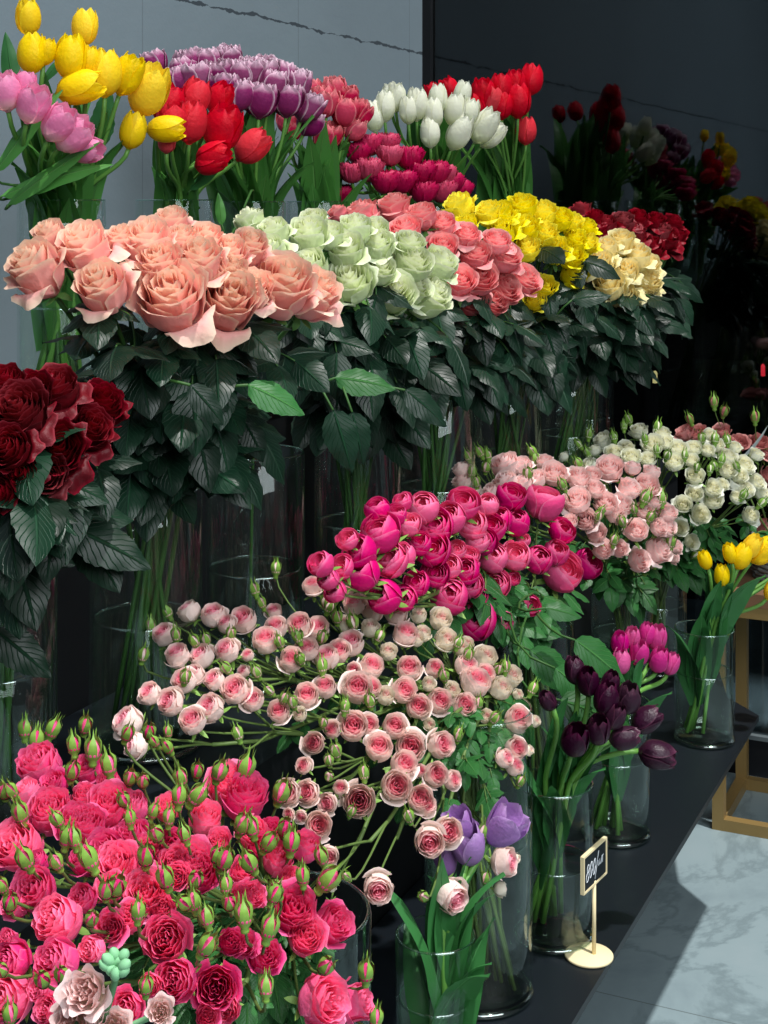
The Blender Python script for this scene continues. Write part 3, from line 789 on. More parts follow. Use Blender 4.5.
cut_roses(bunch(450, 256, 2.5, 100, 62, .12, .2, .03, 1, .9),
  T('361,213,36 394,205,34 421,214,32 405,229,34 442,223,28 442,246,32 466,234,28 475,253,32 496,241,30 505,256,36 480,277,38 460,280,34 504,289,36 525,279,34 474,301,34 493,301,32 337,212,20'),
  'coral', ['co'], 'coral pink rose', 'coral pink roses', 2, .13, 6, 1.1)
cut_roses(bunch(535, 250, 2.85, 85, 65, .12, .2, .03, .9, .8),
  T('459,207,32 466,225,24 489,213,28 500,214,28 522,207,30 543,213,28 502,232,28 525,228,30 526,249,30 544,234,28 560,219,26 553,250,30 572,256,28 574,240,26 587,243,24 574,275,28 586,228,22 545,287,24 535,300,24 516,311,16 572,222,22 510,222,26'),
  'yellow', ['ye'], 'bright yellow rose', 'bright yellow roses', 2, .14, 6, 1.12)
cut_roses(bunch(627, 272, 3.05, 50, 45, .10, .2, .02, .9, .8),
  T('622,242,28 637,257,30 600,264,30 609,285,34 623,298,34 648,267,28 648,283,30 607,248,24 627,271,26 643,293,24'),
  'cream', ['cr'], 'creamy pale yellow rose', 'cream roses', 3, .14, 5, 1.12)
cut_roses(bunch(632, 235, 3.3, 60, 38, .10, .2, .02, 1, .6),
  T('581,212,26 595,218,22 606,226,26 623,222,26 638,219,24 655,221,22 634,233,28 650,248,32 666,238,28 673,223,22 677,234,24 620,230,24 641,242,26 600,229,22 660,231,24 672,246,22'),
  'darkred', ['dr'], 'dark red rose', 'dark red roses at the far end', 2, .15, 5, 1.1)
cut_roses(bunch(30, 440, 1.42, 110, 90, .12, .1, .03, .5, .8),
  T('18,410,58 55,388,48 101,405,48 90,428,44 57,448,54 8,448,44 22,474,36 5,519,38 5,384,42 30,392,44 46,474,42 0,492,34'),
  'nearred', ['red'], 'velvety dark red rose', 'dark red roses at the left edge', 2, .13, 4, 1.15)

# ------------------------------------------------------------------ top step: tulips
tulips(bunch(85, 80, 2.15, 110, 90, .16, .1, .02),
  T('28,18,23,0 32,54,26,3 46,52,18,15 85,28,23,3 71,58,29,5 89,60,18,8 79,88,30,75 105,74,30,2 127,76,27,25 149,91,35,25 133,131,24,15 165,129,24,88'),
  't_yellow', ['t1'], 'yellow tulip', 'yellow tulips on the top step', nb=2, hk=1.1)
tulips(bunch(40, 115, 2.05, 90, 60, .14, .1, .04),
  T('5,92,28,-5 33,105,28,25 73,135,29,50 58,124,28,35 86,150,24,88 25,86,20,10'),
  't_pink', ['t1'], 'pale pink tulip', 'pale pink tulips on the top step', nb=2, ratio=1.3, hk=1.1)
tulips(bunch(205, 125, 2.38, 70, 60, .14, .2, .05),
  T('168,104,28,20 195,98,26,15 190,122,30,5 223,129,33,20 220,99,24,30 252,147,27,50 213,156,25,70 210,163,22,80 172,122,28,5 167,142,16,5'),
  't_red', ['t2'], 'large red tulip', 'large red tulips on the top step', nb=3, ratio=1.3, hk=1.12)
tulips(bunch(235, 90, 2.62, 90, 50, .12, .1, .05),
  T('154,65,22,-15 176,80,22,-15 190,64,24,-8 206,64,24,0 196,78,26,-3 217,74,24,0 228,59,22,0 223,88,24,3 240,74,24,5 237,96,26,0 251,73,24,8 265,72,24,10 260,101,28,5 271,85,24,10 282,75,22,15 296,84,25,10 287,101,26,5 307,107,25,25 310,123,22,30 184,71,22,-10'),
  't_purple', ['t3'], 'purple double tulip with white edges', 'purple double tulips', nb=2, ratio=1.05, hk=1.2)
tulips(bunch(335, 105, 2.9, 45, 45, .10, .1, .04),
  T('310,92,20,0 320,99,22,0 334,91,22,0 327,103,22,5 346,98,20,5 345,112,24,5 356,110,20,20 360,114,20,30 354,129,20,25 327,137,24,20 287,122,18,5 293,131,16,8'),
  't_coral', ['t4'], 'coral red tulip with pale edges', 'coral red tulips', nb=3, blen=.24, ratio=1.15, hk=1.12)
tulips(bunch(400, 170, 2.95, 70, 45, .12, .1, .04, 1, .8),
  T('369,142,23 387,141,22 390,153,22 409,155,24 357,150,22 369,167,24 352,170,22 385,179,24 402,179,24 421,170,24 435,170,24 445,172,20 423,189,24 442,188,24 459,188,22 342,192,20 336,201,18 452,180,20'),
  't_fringe', ['t5'], 'crimson fringed tulip', 'crimson fringed tulips', nb=1, blen=.2, ratio=.9, hk=1.2)
tulips(bunch(430, 115, 3.2, 70, 40, .12, .1, .03),
  T('374,117,18,-5 385,107,18,0 396,98,17,0 417,105,19,0 408,111,16,-3 433,114,18,-5 430,133,18,-3 438,99,17,0 455,111,19,8 462,95,16,10 470,113,16,15 459,133,22,25 484,127,22,30 492,136,18,45 390,96,14,-5'),
  't_white', ['t6'], 'white tulip', 'white tulips', nb=2, blen=.3, ratio=1.5, hk=1.12)
tulips(bunch(500, 100, 3.55, 60, 40, .10, .1, .03),
  T('450,90,18,-30 483,94,22,-3 476,106,18,-30 501,88,20,0 502,106,20,3 518,101,25,0 531,80,23,8 526,131,20,0 433,94,16,-20 515,84,20,0 492,100,20,0'),
  't_red', ['t7'], 'bright red tulip', 'bright red tulips at the far end', nb=3, blen=.36, ratio=1.3, hk=1.05)

# ------------------------------------------------------------------ bench: spray roses
hp = T('43,772,44 92,774,30 52,816,44 77,829,40 109,811,42 89,831,36 136,811,30 22,851,48 111,858,44 171,853,40 168,811,26 134,839,32 5,853,36 109,787,24 30,797,26 57,787,26 15,835,24 148,851,26 205,823,34 227,789,40 243,804,44 190,868,44 276,862,34 304,851,30 252,836,32 289,881,24 269,834,26 219,844,24 175,878,28 259,849,26 242,873,26 249,898,28 38,892,42 17,961,38 63,922,46 111,929,30 62,964,42 15,998,46 47,988,28 146,897,44 119,870,42 168,941,46 178,979,42 129,1008,34 173,867,34 131,919,30 161,909,26 112,890,28 52,1011,28 151,984,24 84,865,26 10,941,22 40,865,22 293,913,44 327,927,40 305,939,36 263,959,34 216,987,44 316,1002,48 347,1005,38 241,946,28 207,1018,24 230,944,26 239,897,20 227,1007,30 199,876,36 85,800,26 20,905,28 85,900,28 95,950,26')
hpb = T('25,731,13 52,731,14 36,742,14 85,727,13 74,747,13 93,752,16 72,773,14 109,767,15 127,735,12 149,733,13 168,733,9 168,748,11 155,743,9 5,792,14 12,792,12 21,815,15 58,821,12 124,801,12 130,779,13 143,782,12 153,813,11 169,819,12 157,835,14 181,779,13 179,798,14 67,839,15 75,841,13 146,858,16 26,861,16 90,861,17 130,820,11 57,863,13 219,773,15 245,770,17 196,797,16 197,772,12 281,794,17 242,826,16 252,829,14 268,844,15 285,829,15 291,844,16 224,861,17 250,864,16 322,858,13 327,881,19 303,878,13 185,836,12 195,881,14 226,887,12 276,891,14 217,857,13 106,892,14 116,888,17 166,880,16 10,904,14 2,887,12 91,920,13 138,913,14 185,904,13 43,981,14 62,976,13 2,971,12 10,1016,14 146,988,13 194,903,15 207,919,14 229,904,13 244,917,17 206,947,17 269,930,17 274,896,14 325,967,15 266,989,14 366,974,15 376,1020,13')
sprays(bunch(150, 900, 1.26, 240, 200, .2, .03, .20, .7, .8), [(x, y, D, 'hotpink') for x, y, D in hp], hpb, 'hotpink', ['hot'], 'hot pink', 'hot pink spray roses', 26, leaves=3, lsize=.08, hk=1.1, budf=.055)

pp = T('190,613,22 214,617,24 244,621,26 227,625,18 165,636,22 178,657,24 203,658,24 228,652,24 266,642,26 276,629,22 248,656,12 185,682,24 215,681,20 196,676,20 151,695,22 172,703,26 236,691,28 253,701,22 212,709,27 193,722,26 300,626,24 317,631,24 291,661,24 307,651,22 307,696,24 279,712,22 313,588,20 274,613,16 314,743,22 304,766,16 130,724,30 138,746,24 244,672,12 358,594,27 354,606,22 373,613,20 396,614,24 351,645,25 327,659,24 339,652,22 370,668,24 409,669,24 357,689,30 370,688,20 403,691,25 325,688,22 305,650,20 293,663,20 353,670,14 405,636,24 465,667,22 474,684,29 434,669,18 418,707,24 439,702,24 463,706,25 484,675,20 517,720,26 439,745,26 332,730,17 353,727,29 368,725,20 394,727,24 379,748,27 396,786,30 288,792,26 308,792,24 328,803,20 359,801,33 340,788,14 318,825,27 410,748,30 403,765,26 435,775,24 451,780,18 420,798,26 515,749,22 503,759,18 513,767,18 447,831,28 429,840,30 425,806,20 502,862,28 450,894,31 378,887,29 289,814,12 301,816,12 420,771,12 329,855,20')
pw = T('419,617,15 370,630,18 422,635,16 388,653,17 385,697,18 440,621,22 445,641,22 484,659,22 428,685,14 451,691,16 499,690,22 509,678,22 517,695,10 534,722,11 429,725,12 460,649,16 486,717,14 466,645,14 528,751,10 499,889,14 515,858,9 331,882,14 331,906,12 415,640,16 345,625,16 300,715,14')
ppb = T('255,591,10 168,613,10 151,627,10 176,636,10 143,656,11 195,642,10 206,640,10 231,634,10 185,678,11 227,669,10 257,673,10 280,643,10 270,691,9 284,699,10 293,703,10 238,735,11 276,570,10 300,660,10 298,638,10 326,603,11 329,608,10 337,618,11 353,623,12 298,637,10 322,638,11 322,668,11 301,660,9 379,637,10 370,702,11 345,706,9 458,644,9 468,656,10 444,676,11 479,704,9 505,668,10 498,670,10 532,690,10 494,719,10 458,735,10 323,723,9 345,708,10 336,752,12 329,761,10 329,777,9 364,774,11 351,812,9 458,737,9 484,833,11 520,782,9 409,817,11 347,877,9 424,897,10 486,879,10 262,604,9')
sprays(bunch(335, 745, 1.74, 230, 190, .16, .10, .25, .6, .9), [(x, y, D, 'palepink') for x, y, D in pp]+[(x, y, D, 'palecream') for x, y, D in pw], ppb, 'palepink', ['tall'], 'pale pink', 'pale pink spray roses', 30, leaves=4, lsize=.06, hk=1.18)

mg = T('378,512,26 403,503,20 396,516,22 424,510,32 462,506,34 434,529,38 450,520,32 381,536,40 348,541,22 362,553,34 391,561,36 432,551,36 363,575,36 322,565,26 343,568,24 386,598,34 405,599,26 337,592,22 408,526,26 457,550,18 435,575,28 450,568,24 449,597,38 466,572,28 469,586,28 417,585,26 404,557,26 330,580,22 469,557,20 473,526,30 477,543,24 510,498,30 543,505,38 516,524,28 561,533,26 490,529,30 499,522,26 483,543,28 493,559,30 515,558,30 537,561,28 561,573,40 555,554,26 585,566,30 523,541,14 495,585,28 474,620,42 503,622,20 529,605,21 513,579,14 487,507,24 477,597,22 470,565,20 420,545,24')
sprays(bunch(450, 560, None, 150, 85, .12, 0, .04, .8, .8, Y=.80), [(x, y, D, 'magenta') for x, y, D in mg], [], 'hotpink', ['peo'], 'rounded magenta', 'magenta garden roses', 13, leaves=4, lsize=.12, hk=1.1, stemr=.003)

bl = T('578,479,24 610,470,28 592,476,18 628,490,24 646,487,26 651,473,18 632,469,17 577,502,28 605,504,24 620,506,24 615,514,22 585,520,24 596,533,22 602,549,22 619,549,18 635,531,24 657,551,28 638,561,24 665,528,22 658,528,18 666,514,22 675,547,15 673,557,14 654,502,18 644,512,19 506,467,30 521,467,22 554,475,26 462,470,18 463,483,20 473,495,22 506,484,26 523,484,20 544,463,18 490,492,16 570,522,16 537,480,20 595,490,20')
blb = T('468,457,8 480,453,9 488,456,8 472,473,9 486,468,9 476,483,9 533,453,9 535,461,10 528,475,10 579,465,9 563,486,9 598,517,9 645,499,11 662,500,10 622,522,9 650,518,9 614,541,9 649,569,10 671,543,10 634,510,8 600,512,8')
sprays(bunch(590, 515, 2.72, 120, 60, .14, .15, .04, .8, .8), [(x, y, D, 'blush') for x, y, D in bl], blb, 'blush', ['blu'], 'blush pink', 'blush pink spray roses', 12, leaves=3, lsize=.09, hk=1.12)

wh = T('603,441,19 639,432,19 662,435,18 652,446,23 678,450,20 674,463,20 695,477,19 712,489,19 694,494,18 713,501,19 683,505,18 700,515,20 680,528,17 691,542,16 707,451,15 727,458,20 744,466,20 744,490,20 756,483,18 756,455,15 750,516,18 631,458,20 614,454,19 626,449,17 693,449,17 710,436,15 595,451,14 589,465,15 666,443,16 727,471,18 739,476,18 761,493,17 691,461,15 737,498,15 564,457,11 648,460,17 716,445,16 734,448,15 722,485,14')
whb = T('589,435,8 629,420,8 624,427,7 657,428,9 614,438,8 588,454,8 667,456,8 657,451,7 702,439,8 715,440,8 727,441,8 721,461,8 737,467,7 715,466,7 710,470,7 743,496,8 761,504,8 695,555,9 700,553,9 685,456,7 697,468,7 645,440,7 579,445,7')
sprays(bunch(680, 485, 3.08, 105, 62, .14, .1, .04, .8, .8), [(x, y, D, 'white') for x, y, D in wh], whb, 'white', ['whi'], 'white', 'white spray roses', 11, leaves=4, lsize=.1, hk=1.12)

# ------------------------------------------------------------------ bench: tulips
tulips(bunch(645, 655, 2.42, 45, 40, .06, .1, .03),
  T('620,643,18,-3 621,662,19,0 632,638,17,0 639,653,20,3 647,634,17,5 657,638,20,8 659,660,20,12 671,664,17,20 591,663,14,-8'),
  't_magenta', ['mag'], 'closed magenta tulip', 'magenta tulips', blades='bladed', nb=2, blen=.16, ratio=1.35, stemr=.004)
tulips(bunch(600, 710, 2.0, 70, 50, .08, .1, .05),
  T('575,671,20,-10 588,682,22,-5 610,683,18,15 606,699,24,10 628,699,24,8 646,720,24,60 575,740,27,10,.5 598,730,24,0,.5 624,738,22,80 657,755,27,98,.2 615,717,20,20 548,701,16,-30'),
  't_dark', ['dark'], 'nearly black tulip', 'nearly black tulips', blades='bladed', nb=3, ratio=1.3, stemr=.004, hk=1.05)
tulips(bunch(745, 552, 2.75, 30, 30, .04, .1, .03),
  T('742,556,17,20 763,551,20,42 730,553,13,-15 752,546,17,30 776,588,18,40 790,560,20,40 788,548,18,20 705,560,12,-20 722,575,14,0'),
  't_yellow', ['yel'], 'yellow tulip of the bench end vase', 'yellow tulips at the far end of the bench', blades='bladed', nb=3, ratio=1.5, stemr=.0038, hk=1.1)
tulips(bunch(480, 835, 1.68, 60, 50, .03, 0, .0),
  T('468,845,32,-10,.3 503,827,32,38,.2 460,826,24,-22,.2 446,862,20,-10,-.3'),
  't_lilac', ['lil'], 'open lilac tulip', 'lilac tulips', blades='bladed', nb=5, ratio=1.4, stemr=.0042, wfac=1.2)
# dusty roses in the wicker basket on the brass table
v = Vase(); v.x, v.y, v.r, v.zb, v.zr, v.cnt = 3.50, .585, .08, -.86, -.78, 0; VASES['bask'] = v
sprays(bunch(735, 455, 3.40, 60, 60, .05, .1, .02), [(x, y, D, 'dusty') for x, y, D in T('685,434,18 697,434,18 722,432,17 739,443,18 759,443,18 727,446,17 766,454,18 767,476,18 760,526,18 766,490,18 775,460,18 783,480,20 778,500,20')],
  T('690,420,8 714,403,9 724,412,9 755,418,9'), 'dusty', ['bask'], 'dusty pink', 'dusty pink spray roses in the basket', 5, leaves=2, lsize=.08, hk=1.1)
# pale stock in front of the hot pink roses
def stock(data, k, label):
    t = link('stock_flower', None); p0 = P(95, 1060, .93); t.location = p0
    mb = MB(); top = None
    for (px, py, D) in data:
        p = P(px, py, .90+.02*R.random()); s = D/FPX*.95
        o = link('bloom', R.choice(LIB['stock']), t); ax = (UP*.5-VW*.8+RT*R.uniform(-.3, .3)).normalized()
        orient(o, p-p0-ax*s*.4, ax, R.random()*6, s)
        mb.tube(herm(Vector((0, 0, 0)), Vector((0, 0, .05)), p-p0-ax*s*.4, ax*.04, 6), .002, .002, M['mint'], 6)
    return t, p0, mb
t, p0, mb = stock([(86, 992, 44), (74, 1022, 42), (112, 1028, 36), (160, 1012, 27)], 0, '')
tp = P(117, 966, .90)-p0
mb.tube(herm(Vector((0, 0, 0)), Vector((0, 0, .05)), tp, Vector((0, 0, .04)), 7), .0026, .0022, M['mintstem'], 7)
bt = P(60, 1560, 1.12)-p0
mb.tube(herm(bt, Vector((0, 0, .2)), Vector((0, 0, 0)), Vector((0, 0, .2)), 8), .004, .0035, M['mint'], 7, cap=False)
link('stem', mb.mesh('stem'), t)
for k in range(9):
    a = k*2.4; q = tp+RT*math.cos(a)*.006*(k > 0)+UP*(.004*math.sin(a)+.003)-VW*.004*(k % 3)
    mb = MB(); mb.lathe([(.0005, -.007), (.0035, -.004), (.0048, .0), (.0042, .004), (.002, .0065), (.0004, .0075)], M['mint'], 10)
    o = link('bud', mb.mesh('bud'), t); orient(o, q, UP+RT*math.cos(a)*1.2-VW*.3, 0, .72)
tag(t, 'pale pink ruffled stock with a mint green bud tip, at the bottom left', 'stock flower')

# ------------------------------------------------------------------ big leaves that stand out in the photo, each on its own rose stem
def foliage(px, py, d, ln, dirpx, vk, label, tone='rleaf', nrm=None, wr=.56, bend=.5):
    p = P(px, py, d); v = VASES[vk]
    t = link('leafy_stem', None); t.location = p
    xd = RT*dirpx[0]-UP*dirpx[1]-VW*.15
    mb = MB(); r_ = random.Random(px*7)
    leaflet(mb, M[tone], (0, 0, 0), (1, 0, 0), (0, 1, 0), 1, wr, bend, r_, wr > .4, 17)
    o = link('leaf', mb.mesh('leaf'), t); orient_x(o, (0, 0, 0), xd, nrm or (UP*.7-VW*.8), ln)
    low, up = stem_path(v, p, (UP*.3+xd.normalized()*.7).normalized(), 9)
    mb = MB(); mb.tube([q-p for q in low+up], .0026, .0016, M['stem'], 6)
    link('stem', mb.mesh('stem'), t)
    tag(t, label, 'leafy stem')
foliage(72, 528, 1.40, .085, (1, .35), 'red', 'large dark green rose leaf hanging below the velvety red roses')
foliage(-5, 630, 1.38, .07, (.9, .6), 'red', 'drooping dark leaf at the left edge beneath the red roses')
foliage(190, 385, 1.50, .055, (.75, .7), 'pe1', 'pointed leaf hanging just below the middle peach roses')
foliage(248, 385, 1.55, .068, (1, .35), 'pe2', 'broad olive green leaf right of the middle under the peach roses', 'sleaf')
foliage(333, 410, 1.85, .085, (.35, .95), 'pg', 'large pointed leaf hanging down below the greenish white roses')
foliage(352, 412, 1.87, .07, (.25, .95), 'pg', 'narrower leaf hanging just right of the large pointed leaf')
foliage(405, 390, 1.95, .075, (.9, .6), 'pg', 'leaf stretching right and down below the greenish white roses')
foliage(335, 378, 1.9, .08, (1, .02), 'pg', 'pale lit narrow leaf lying flat below the greenish white roses', 'sleaf')
foliage(572, 300, 2.75, .075, (.9, -.25), 'ye', 'round bright leaf below the yellow roses', 'rleaf')
foliage(655, 322, 3.0, .075, (1, .1), 'cr', 'leaf at the right end below the cream roses')
foliage(555, 668, 2.05, .09, (1, .7), 'peo', 'green leaf over the black tulips', 'sleaf')
foliage(560, 700, 2.0, .11, (1, .25), 'peo', 'long green leaf lying across the black tulips', 'sleaf')
foliage(500, 690, 2.1, .10, (.6, .8), 'peo', 'serrated leaf right of the pale pink spray roses', 'sleaf')
foliage(545, 608, 2.1, .055, (1, .1), 'peo', 'bright serrated leaf below the open magenta roses', 'sleaf')
foliage(530, 650, 2.12, .10, (.9, .6), 'peo', 'broad leaf below the magenta garden roses', 'sleaf')
foliage(575, 640, 2.2, .10, (.8, .5), 'peo', 'broad leaf left of the magenta tulips', 'sleaf')

foliage(2, 196, 1.98, .155, (1, -.42), 't1', 'broad tulip leaf slanting up to the right below the pink tulips', 'tleaf', None, .24, .35)
foliage(-4, 172, 1.95, .14, (.62, -.9), 't1', 'tulip leaf rising between the two lower pink tulips at the left edge', 'tleaf', None, .22, .3)
foliage(8, 205, 1.97, .15, (.75, -.62), 't1', 'tulip leaf pointing up right beneath the lowest pink tulip', 'tleaf', None, .2, .3)
foliage(40, 84, 2.04, .075, (.62, -.75), 't1', 'narrow tulip leaf between the tall yellow tulips at the left', 'tleafd', None, .26, .3)
foliage(14, 92, 2.2, .09, (-.12, -1), 't1', 'upright tulip leaf behind the pink tulips at the left edge', 'tleafd', None, .34, .2)
foliage(96, 150, 2.2, .10, (.2, -1), 't1', 'broad upright tulip leaf below the yellow tulips', 'tleafd', None, .42, .2)
foliage(190, 190, 2.3, .09, (.75, -.75), 't2', 'tulip leaf slanting up under the single drooping red tulip', 'tleafd', None, .3, .3)
foliage(222, 225, 2.25, .05, (-.1, -1), 't3', 'short bright folded leaf hanging in front of the top step vases', 'tleaf', None, .35, .3)

# ------------------------------------------------------------------ setting
def struct(name, mesh):
    o = link(name, mesh); o['kind'] = 'structure'; return o
FZ = -1.41; XM = 3.68; YB = 1.592
mb = MB(); mb.box((1.2, .2, FZ-.05), (4.0, 1.6, .05), M['floor']); struct('floor', mb.mesh('floor', False))
mb = MB(); mb.box((XM/2-1.2, YB+.06, .3), (XM/2+1.2, .06, 1.75), M['wall']); struct('wall_back', mb.mesh('wall', False))
# dark glazed end wall with its bottom profile
mb = MB(); mb.box((XM+.006, -1.2+YB/2, .4), (.005, 1.2+YB/2+.02, 1.72), M['dglass'])
w = struct('window_1', mb.mesh('glass', False))
mb = MB(); mb.box((XM+.005, -1.2+YB/2, FZ+.045), (.02, 1.2+YB/2, .045), M['blackm']); mb.box((XM+.005, -1.2+YB/2, FZ+.094), (.022, 1.2+YB/2, .005), M['metal'])
struct('baseboard_right', mb.mesh('base', False))
mb = MB(); mb.box((XM-.005, YB-.012, .3), (.01, .012, 1.7), M['blackm']); struct('trim_1', mb.mesh('trim', False))
mb = MB(); mb.box((XM+5.2, 1.2, FZ-.1), (5.1, 6, .05), M['night_black']); struct('ground', mb.mesh('ground', False))

mb = MB(); mb.box((XM+10, 1.2, 2.0), (.1, 9, 3.6), M['night_black']); mb.box((XM+5.1, YB+5.0, 2.0), (5.0, .1, 3.6), M['night_black']); mb.box((XM+5.1, -5.2, 2.0), (5.0, .1, 3.6), M['night_black']); mb.box((XM+5.1, 0, 5.65), (5.1, 9, .05), M['night_black']); struct('dark_backdrop', mb.mesh('dark_backdrop_mesh', False))  # dark box with lid, added behind the glass to shut out ambient light
# bench and steps
def slab(mb, poly, z0, z1, m):
    k = len(mb.v); n = len(poly)
    for z in (z0, z1):
        for x, y in poly: mb.v.append((x, y, z)); mb.a.append((.5, .5, .5))
    mb.face([k+i for i in range(n)][::-1], m); mb.face([k+n+i for i in range(n)], m)
    for i in range(n): mb.face((k+i, k+(i+1) % n, k+n+(i+1) % n, k+n+i), m)
bt = link('display_bench', None); bt.location = (1.6, .75, FZ)
def loc(mb_): return mb_
def part(name, mb, par, smooth=False):
    o = link(name, mb.mesh(name, smooth), par); o.location = -par.location; return o
mb = MB(); slab(mb, [(.2, .552), (2.91, .552), (2.99, .63), (3.27, .72), (3.27, .872), (.2, .872)], BZ-.010, BZ, M['black']); part('bench_top', mb, bt)
mb = MB(); mb.box((1.7, .845, (FZ+BZ-.010)/2), (1.5, .027, (BZ-.010-FZ)/2), M['blackm']); part('plinth', mb, bt)
tag(bt, 'long low black display bench holding the front row of vases', 'bench')
for (y0, y1, z1, lab) in ((.874, 1.13, S2, 'black display step behind the bench holding the long stemmed roses'), (1.132, YB-.001, S3, 'tall black display step against the grey wall holding the tulips')):
    t = link('display_step', None); t.location = (1.8, (y0+y1)/2, FZ)
    mb = MB(); mb.box((1.85, (y0+y1)/2, z1-.015), (1.75, (y1-y0)/2, .015), M['black']); part('step_top', mb, t)
    mb = MB(); mb.box((1.85, (y0+y1)/2, (FZ+z1-.03)/2), (1.74, (y1-y0)/2-.004, (z1-.03-FZ)/2), M['blackm']); part('riser', mb, t)
    tag(t, lab, 'display step')

# brass table
t = link('side_table', None); t.location = (3.45, .42, FZ); bw = .013; TZ = -.873
x0, x1, y0, y1 = 3.33, 3.585, .12, .72
for x in (x0, x1):
    for y in (y0, y1):
        mb = MB(); mb.box((x, y, (FZ+TZ-.03)/2), (bw, bw, (TZ-.03-FZ)/2), M['gold']); part('leg', mb, t)
for z in (FZ+bw, TZ-.03-bw):
    for y in (y0, y1):
        mb = MB(); mb.box(((x0+x1)/2, y, z), ((x1-x0)/2-bw, bw*.98, bw*.98), M['gold']); part('rail', mb, t)
    for x in (x0, x1):
        mb = MB(); mb.box((x, (y0+y1)/2, z), (bw*.98, (y1-y0)/2-bw, bw*.98), M['gold']); part('rail', mb, t)
mb = MB(); mb.box(((x0+x1)/2, (y0+y1)/2, TZ-.015), ((x1-x0)/2+.014, (y1-y0)/2+.014, .015), M['wood']); part('tabletop', mb, t)
tag(t, 'brass framed side table with a wooden top beyond the end of the bench', 'table')

# wicker basket
t = link('wicker_basket', None); t.location = (3.50, .585, TZ)
mb = MB()
mb.lathe([(.001, .001), (.085, .001), (.088, .006), (.001, .006)], M['wicker'], 28)
for k in range(9):
    z = .006+k*.0105; r = .088+.0016*k
    ring = [Vector(((r+.0022*(1 if (i+k) % 2 else -1))*math.cos(i*2*PI/28), (r+.0022*(1 if (i+k) % 2 else -1))*math.sin(i*2*PI/28), z)) for i in range(29)]
    mb.tube(ring, .0055, .0055, M['wicker'], 6, cap=False)
link('body', mb.mesh('body'), t)
mb = MB(); r = .104
mb.tube([Vector((r*math.cos(i*2*PI/28), r*math.sin(i*2*PI/28), .1)) for i in range(29)], .007, .007, M['wicker'], 8, cap=False); link('rim', mb.mesh('rim'), t)
tag(t, 'grey wicker basket with dusty pink roses on the brass table', 'basket')
# silvery blade over the basket
t = link('silver_leaf', None); p = P(738, 462, 3.3); t.location = p
mb = MB(); strap(mb, M['silver'], (0, 0, 0), RT*1+UP*.75, UP*.6-RT*.3-VW*.5, .11, .006, .5, 9); link('blade', mb.mesh('blade'), t)
mb = MB(); mb.tube([Vector((3.50, .6, -.85))-p, Vector((3.48, .62, -.72))-p, Vector((0, 0, 0))], .0025, .002, M['sstem'], 6); link('stem', mb.mesh('stem'), t)
tag(t, 'narrow silvery leaf arching above the dusty pink roses at the right edge', 'leaf')

# chalkboard sign
d = 1.955; c = P(589, 957, d); c.z = BZ
t = link('price_sign', None); t.location = c
mb = MB(); mb.lathe([(.0005, .0005), (.031, .0005), (.032, .0015), (.032, .0035), (.031, .0045), (.0005, .0045)], M['lwood'], 40); link('base', mb.mesh('base'), t)
bc = P(595, 866, d-.002)-c; bd = Vector((1.17, -.143, 0)).normalized()
px_ = P(594, 957, d)-c
mb = MB(); mb.tube([Vector((px_.x, px_.y, .004)), Vector((px_.x, px_.y, bc.z-.02))], .0028, .0028, M['lwood'], 10); link('post', mb.mesh('post'), t)
bc = Vector((px_.x, px_.y, bc.z)); nv = bd.cross(UP).normalized()
if nv.dot(VW) > 0: nv = -nv
rot = Matrix((bd, nv, UP)).transposed()
mb = MB(); W_, H_ = .0375, .0245
mb.box(bc, (W_-.002, .0015, H_-.002), M['chalkb'], rot); link('board', mb.mesh('board', False), t)
mb = MB()
for s in (-1, 1):
    mb.box(bc+bd*s*(W_-.0012), (.0014, .0026, H_), M['lwood'], rot); mb.box(bc+UP*s*(H_-.0012), (W_-.0027, .0026, .0014), M['lwood'], rot)
link('frame', mb.mesh('frame', False), t)
mb = MB()
def stroke(pts):
    mb.tube([bc+nv*.0019+bd*(x*.001)+UP*(y*.001) for x, y in pts], .00042, .00042, M['chalk'], 5)
def ell(cx, cy, a, b, sl=.25, n=14): return [(cx+a*math.cos(i*2*PI/n)+sl*b*math.sin(i*2*PI/n), cy+b*math.sin(i*2*PI/n)) for i in range(n+1)]
stroke(ell(-22.5, 4.5, 3.2, 5)); stroke(ell(-25, -6, 3.8, 6)); stroke(ell(-13.5, 0, 3.4, 10)); stroke(ell(-3, 0, 3.4, 10))
stroke([(-1, -17), (3, -6), (7, 6), (11, 16)])
stroke([(9, 4), (9, -2), (10.5, -4), (13, -2), (13.5, 4), (13.5, -3), (16, -3.5), (18, -1), (18.5, 4), (18.5, -4)])
stroke([(21, 5), (27, 5.6)]); stroke([(24, 5), (23.6, -4)]); stroke([(21, 5), (21, -3.5)])
link('chalk_writing', mb.mesh('chalk'), t)
tag(t, 'small chalkboard price sign on a pale wooden stand at the bench edge', 'price sign')

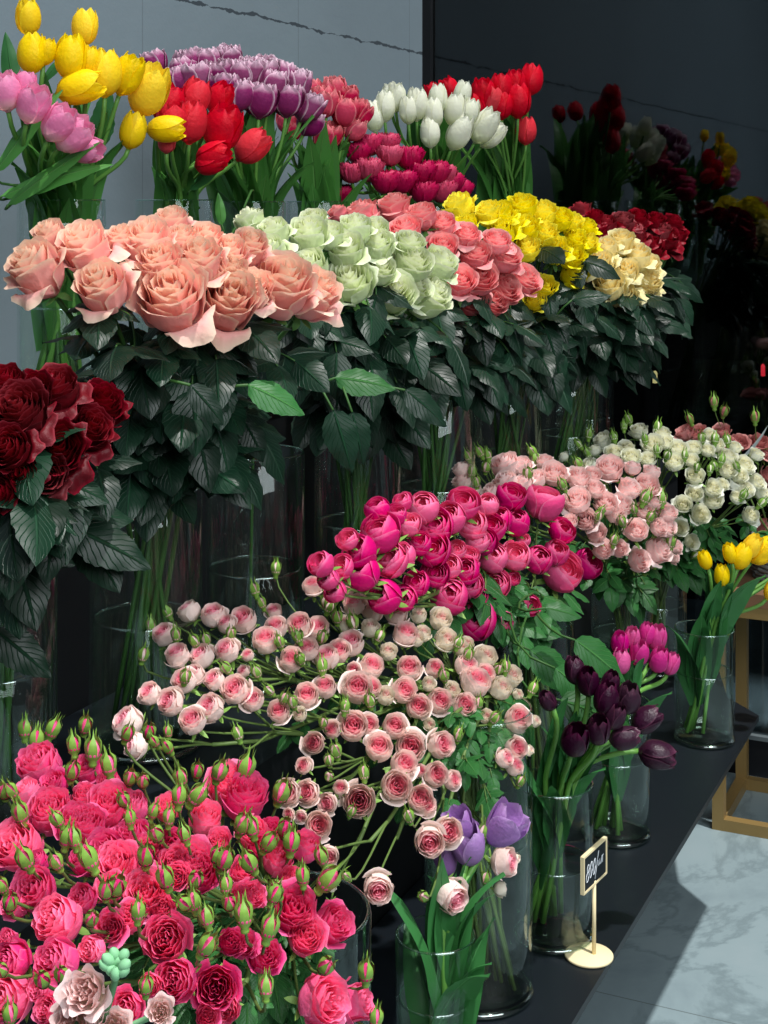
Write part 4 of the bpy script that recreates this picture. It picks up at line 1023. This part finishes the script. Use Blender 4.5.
# lamps out in the dark beyond the glass
def lampost(px, py, X, colr, st, lab, w):
    u = (px-384)/FPX; d = X/(CA+u*SA); p = P(px, py, d)
    t = link('marker_lamp', None); t.location = (p.x, p.y, FZ-.05)
    mb = MB(); h = p.z-(FZ-.05)
    mb.lathe([(.001, 0), (.06, 0), (.06, .012), (.014, .02), (.011, h-.03), (.016, h-.022), (.001, h-.02)], M['night_black'], 16); link('post', mb.mesh('post'), t)
    mb = MB(); mb.lathe([(.001, -.02), (w, -.018), (w, .018), (w*.5, .026), (.001, .027)], emis('lamp_glow_'+str(int(px)), colr, st), 16, (0, 0, h)); link('lens', mb.mesh('lens'), t)
    tag(t, lab, 'lamp')
lampost(655, 378, 5.4, (1, .75, .3), 2.2, 'small amber lamp glowing in the dark below the cream roses', .009)
lampost(763, 371, 5.6, (1, .03, .05), 2.6, 'small red lamp glowing in the dark at the right edge', .008)

# ------------------------------------------------------------------ light
def area(name, loc, tgt, sx, sy, e, c=(1, 1, 1)):
    l = bpy.data.lights.new(name, 'AREA'); l.shape = 'RECTANGLE'; l.size = sx; l.size_y = sy; l.energy = e; l.color = c
    o = link(name, l); o.location = loc; o.rotation_euler = (Vector(tgt)-Vector(loc)).to_track_quat('-Z', 'Y').to_euler(); return o
def spot(name, loc, tgt, e, ang, bl, rad, c=(1, 1, 1)):
    l = bpy.data.lights.new(name, 'SPOT'); l.energy = e; l.spot_size = math.radians(ang); l.spot_blend = bl; l.shadow_soft_size = rad; l.color = c
    o = link(name, l); o.location = loc; o.rotation_euler = (Vector(tgt)-Vector(loc)).to_track_quat('-Z', 'Y').to_euler(); return o
l = bpy.data.lights.new('sun', 'SUN'); l.energy = 4.0; l.angle = math.radians(1.5); l.color = (1, .98, .95)
o = link('sun', l); o.rotation_euler = (Vector((.10, .27, -1))).to_track_quat('-Z', 'Y').to_euler()
area('soft_fill', (-.2, -1.6, 1.6), (1.6, .8, -.5), 3.0, 2.2, 135, (.92, .97, 1.0))  # unseen fill light, added on the camera side to lift the shadows
wd = bpy.data.worlds.new('dark'); SC.world = wd; wd.use_nodes = True
wd.node_tree.nodes['Background'].inputs[0].default_value = (.07, .078, .084, 1); wd.node_tree.nodes['Background'].inputs[1].default_value = 1

# ------------------------------------------------------------------ camera: level, shifted down so that upright things stay upright
cam = bpy.data.cameras.new('camera'); cam.lens = FPX/1024*36; cam.sensor_width = 36; cam.sensor_fit = 'AUTO'
cam.shift_y = -(512-200)/1024; cam.clip_start = .05; cam.clip_end = 60
co = link('camera', cam); co.location = (0, 0, 0)
co.rotation_euler = VW.to_track_quat('-Z', 'Y').to_euler()
SC.camera = co
SC.view_settings.view_transform = 'Standard'; SC.view_settings.look = 'None'; SC.view_settings.gamma = 1; SC.view_settings.exposure = 0
SC.view_settings.use_curve_mapping = False
SC.cycles.transparent_max_bounces = 32
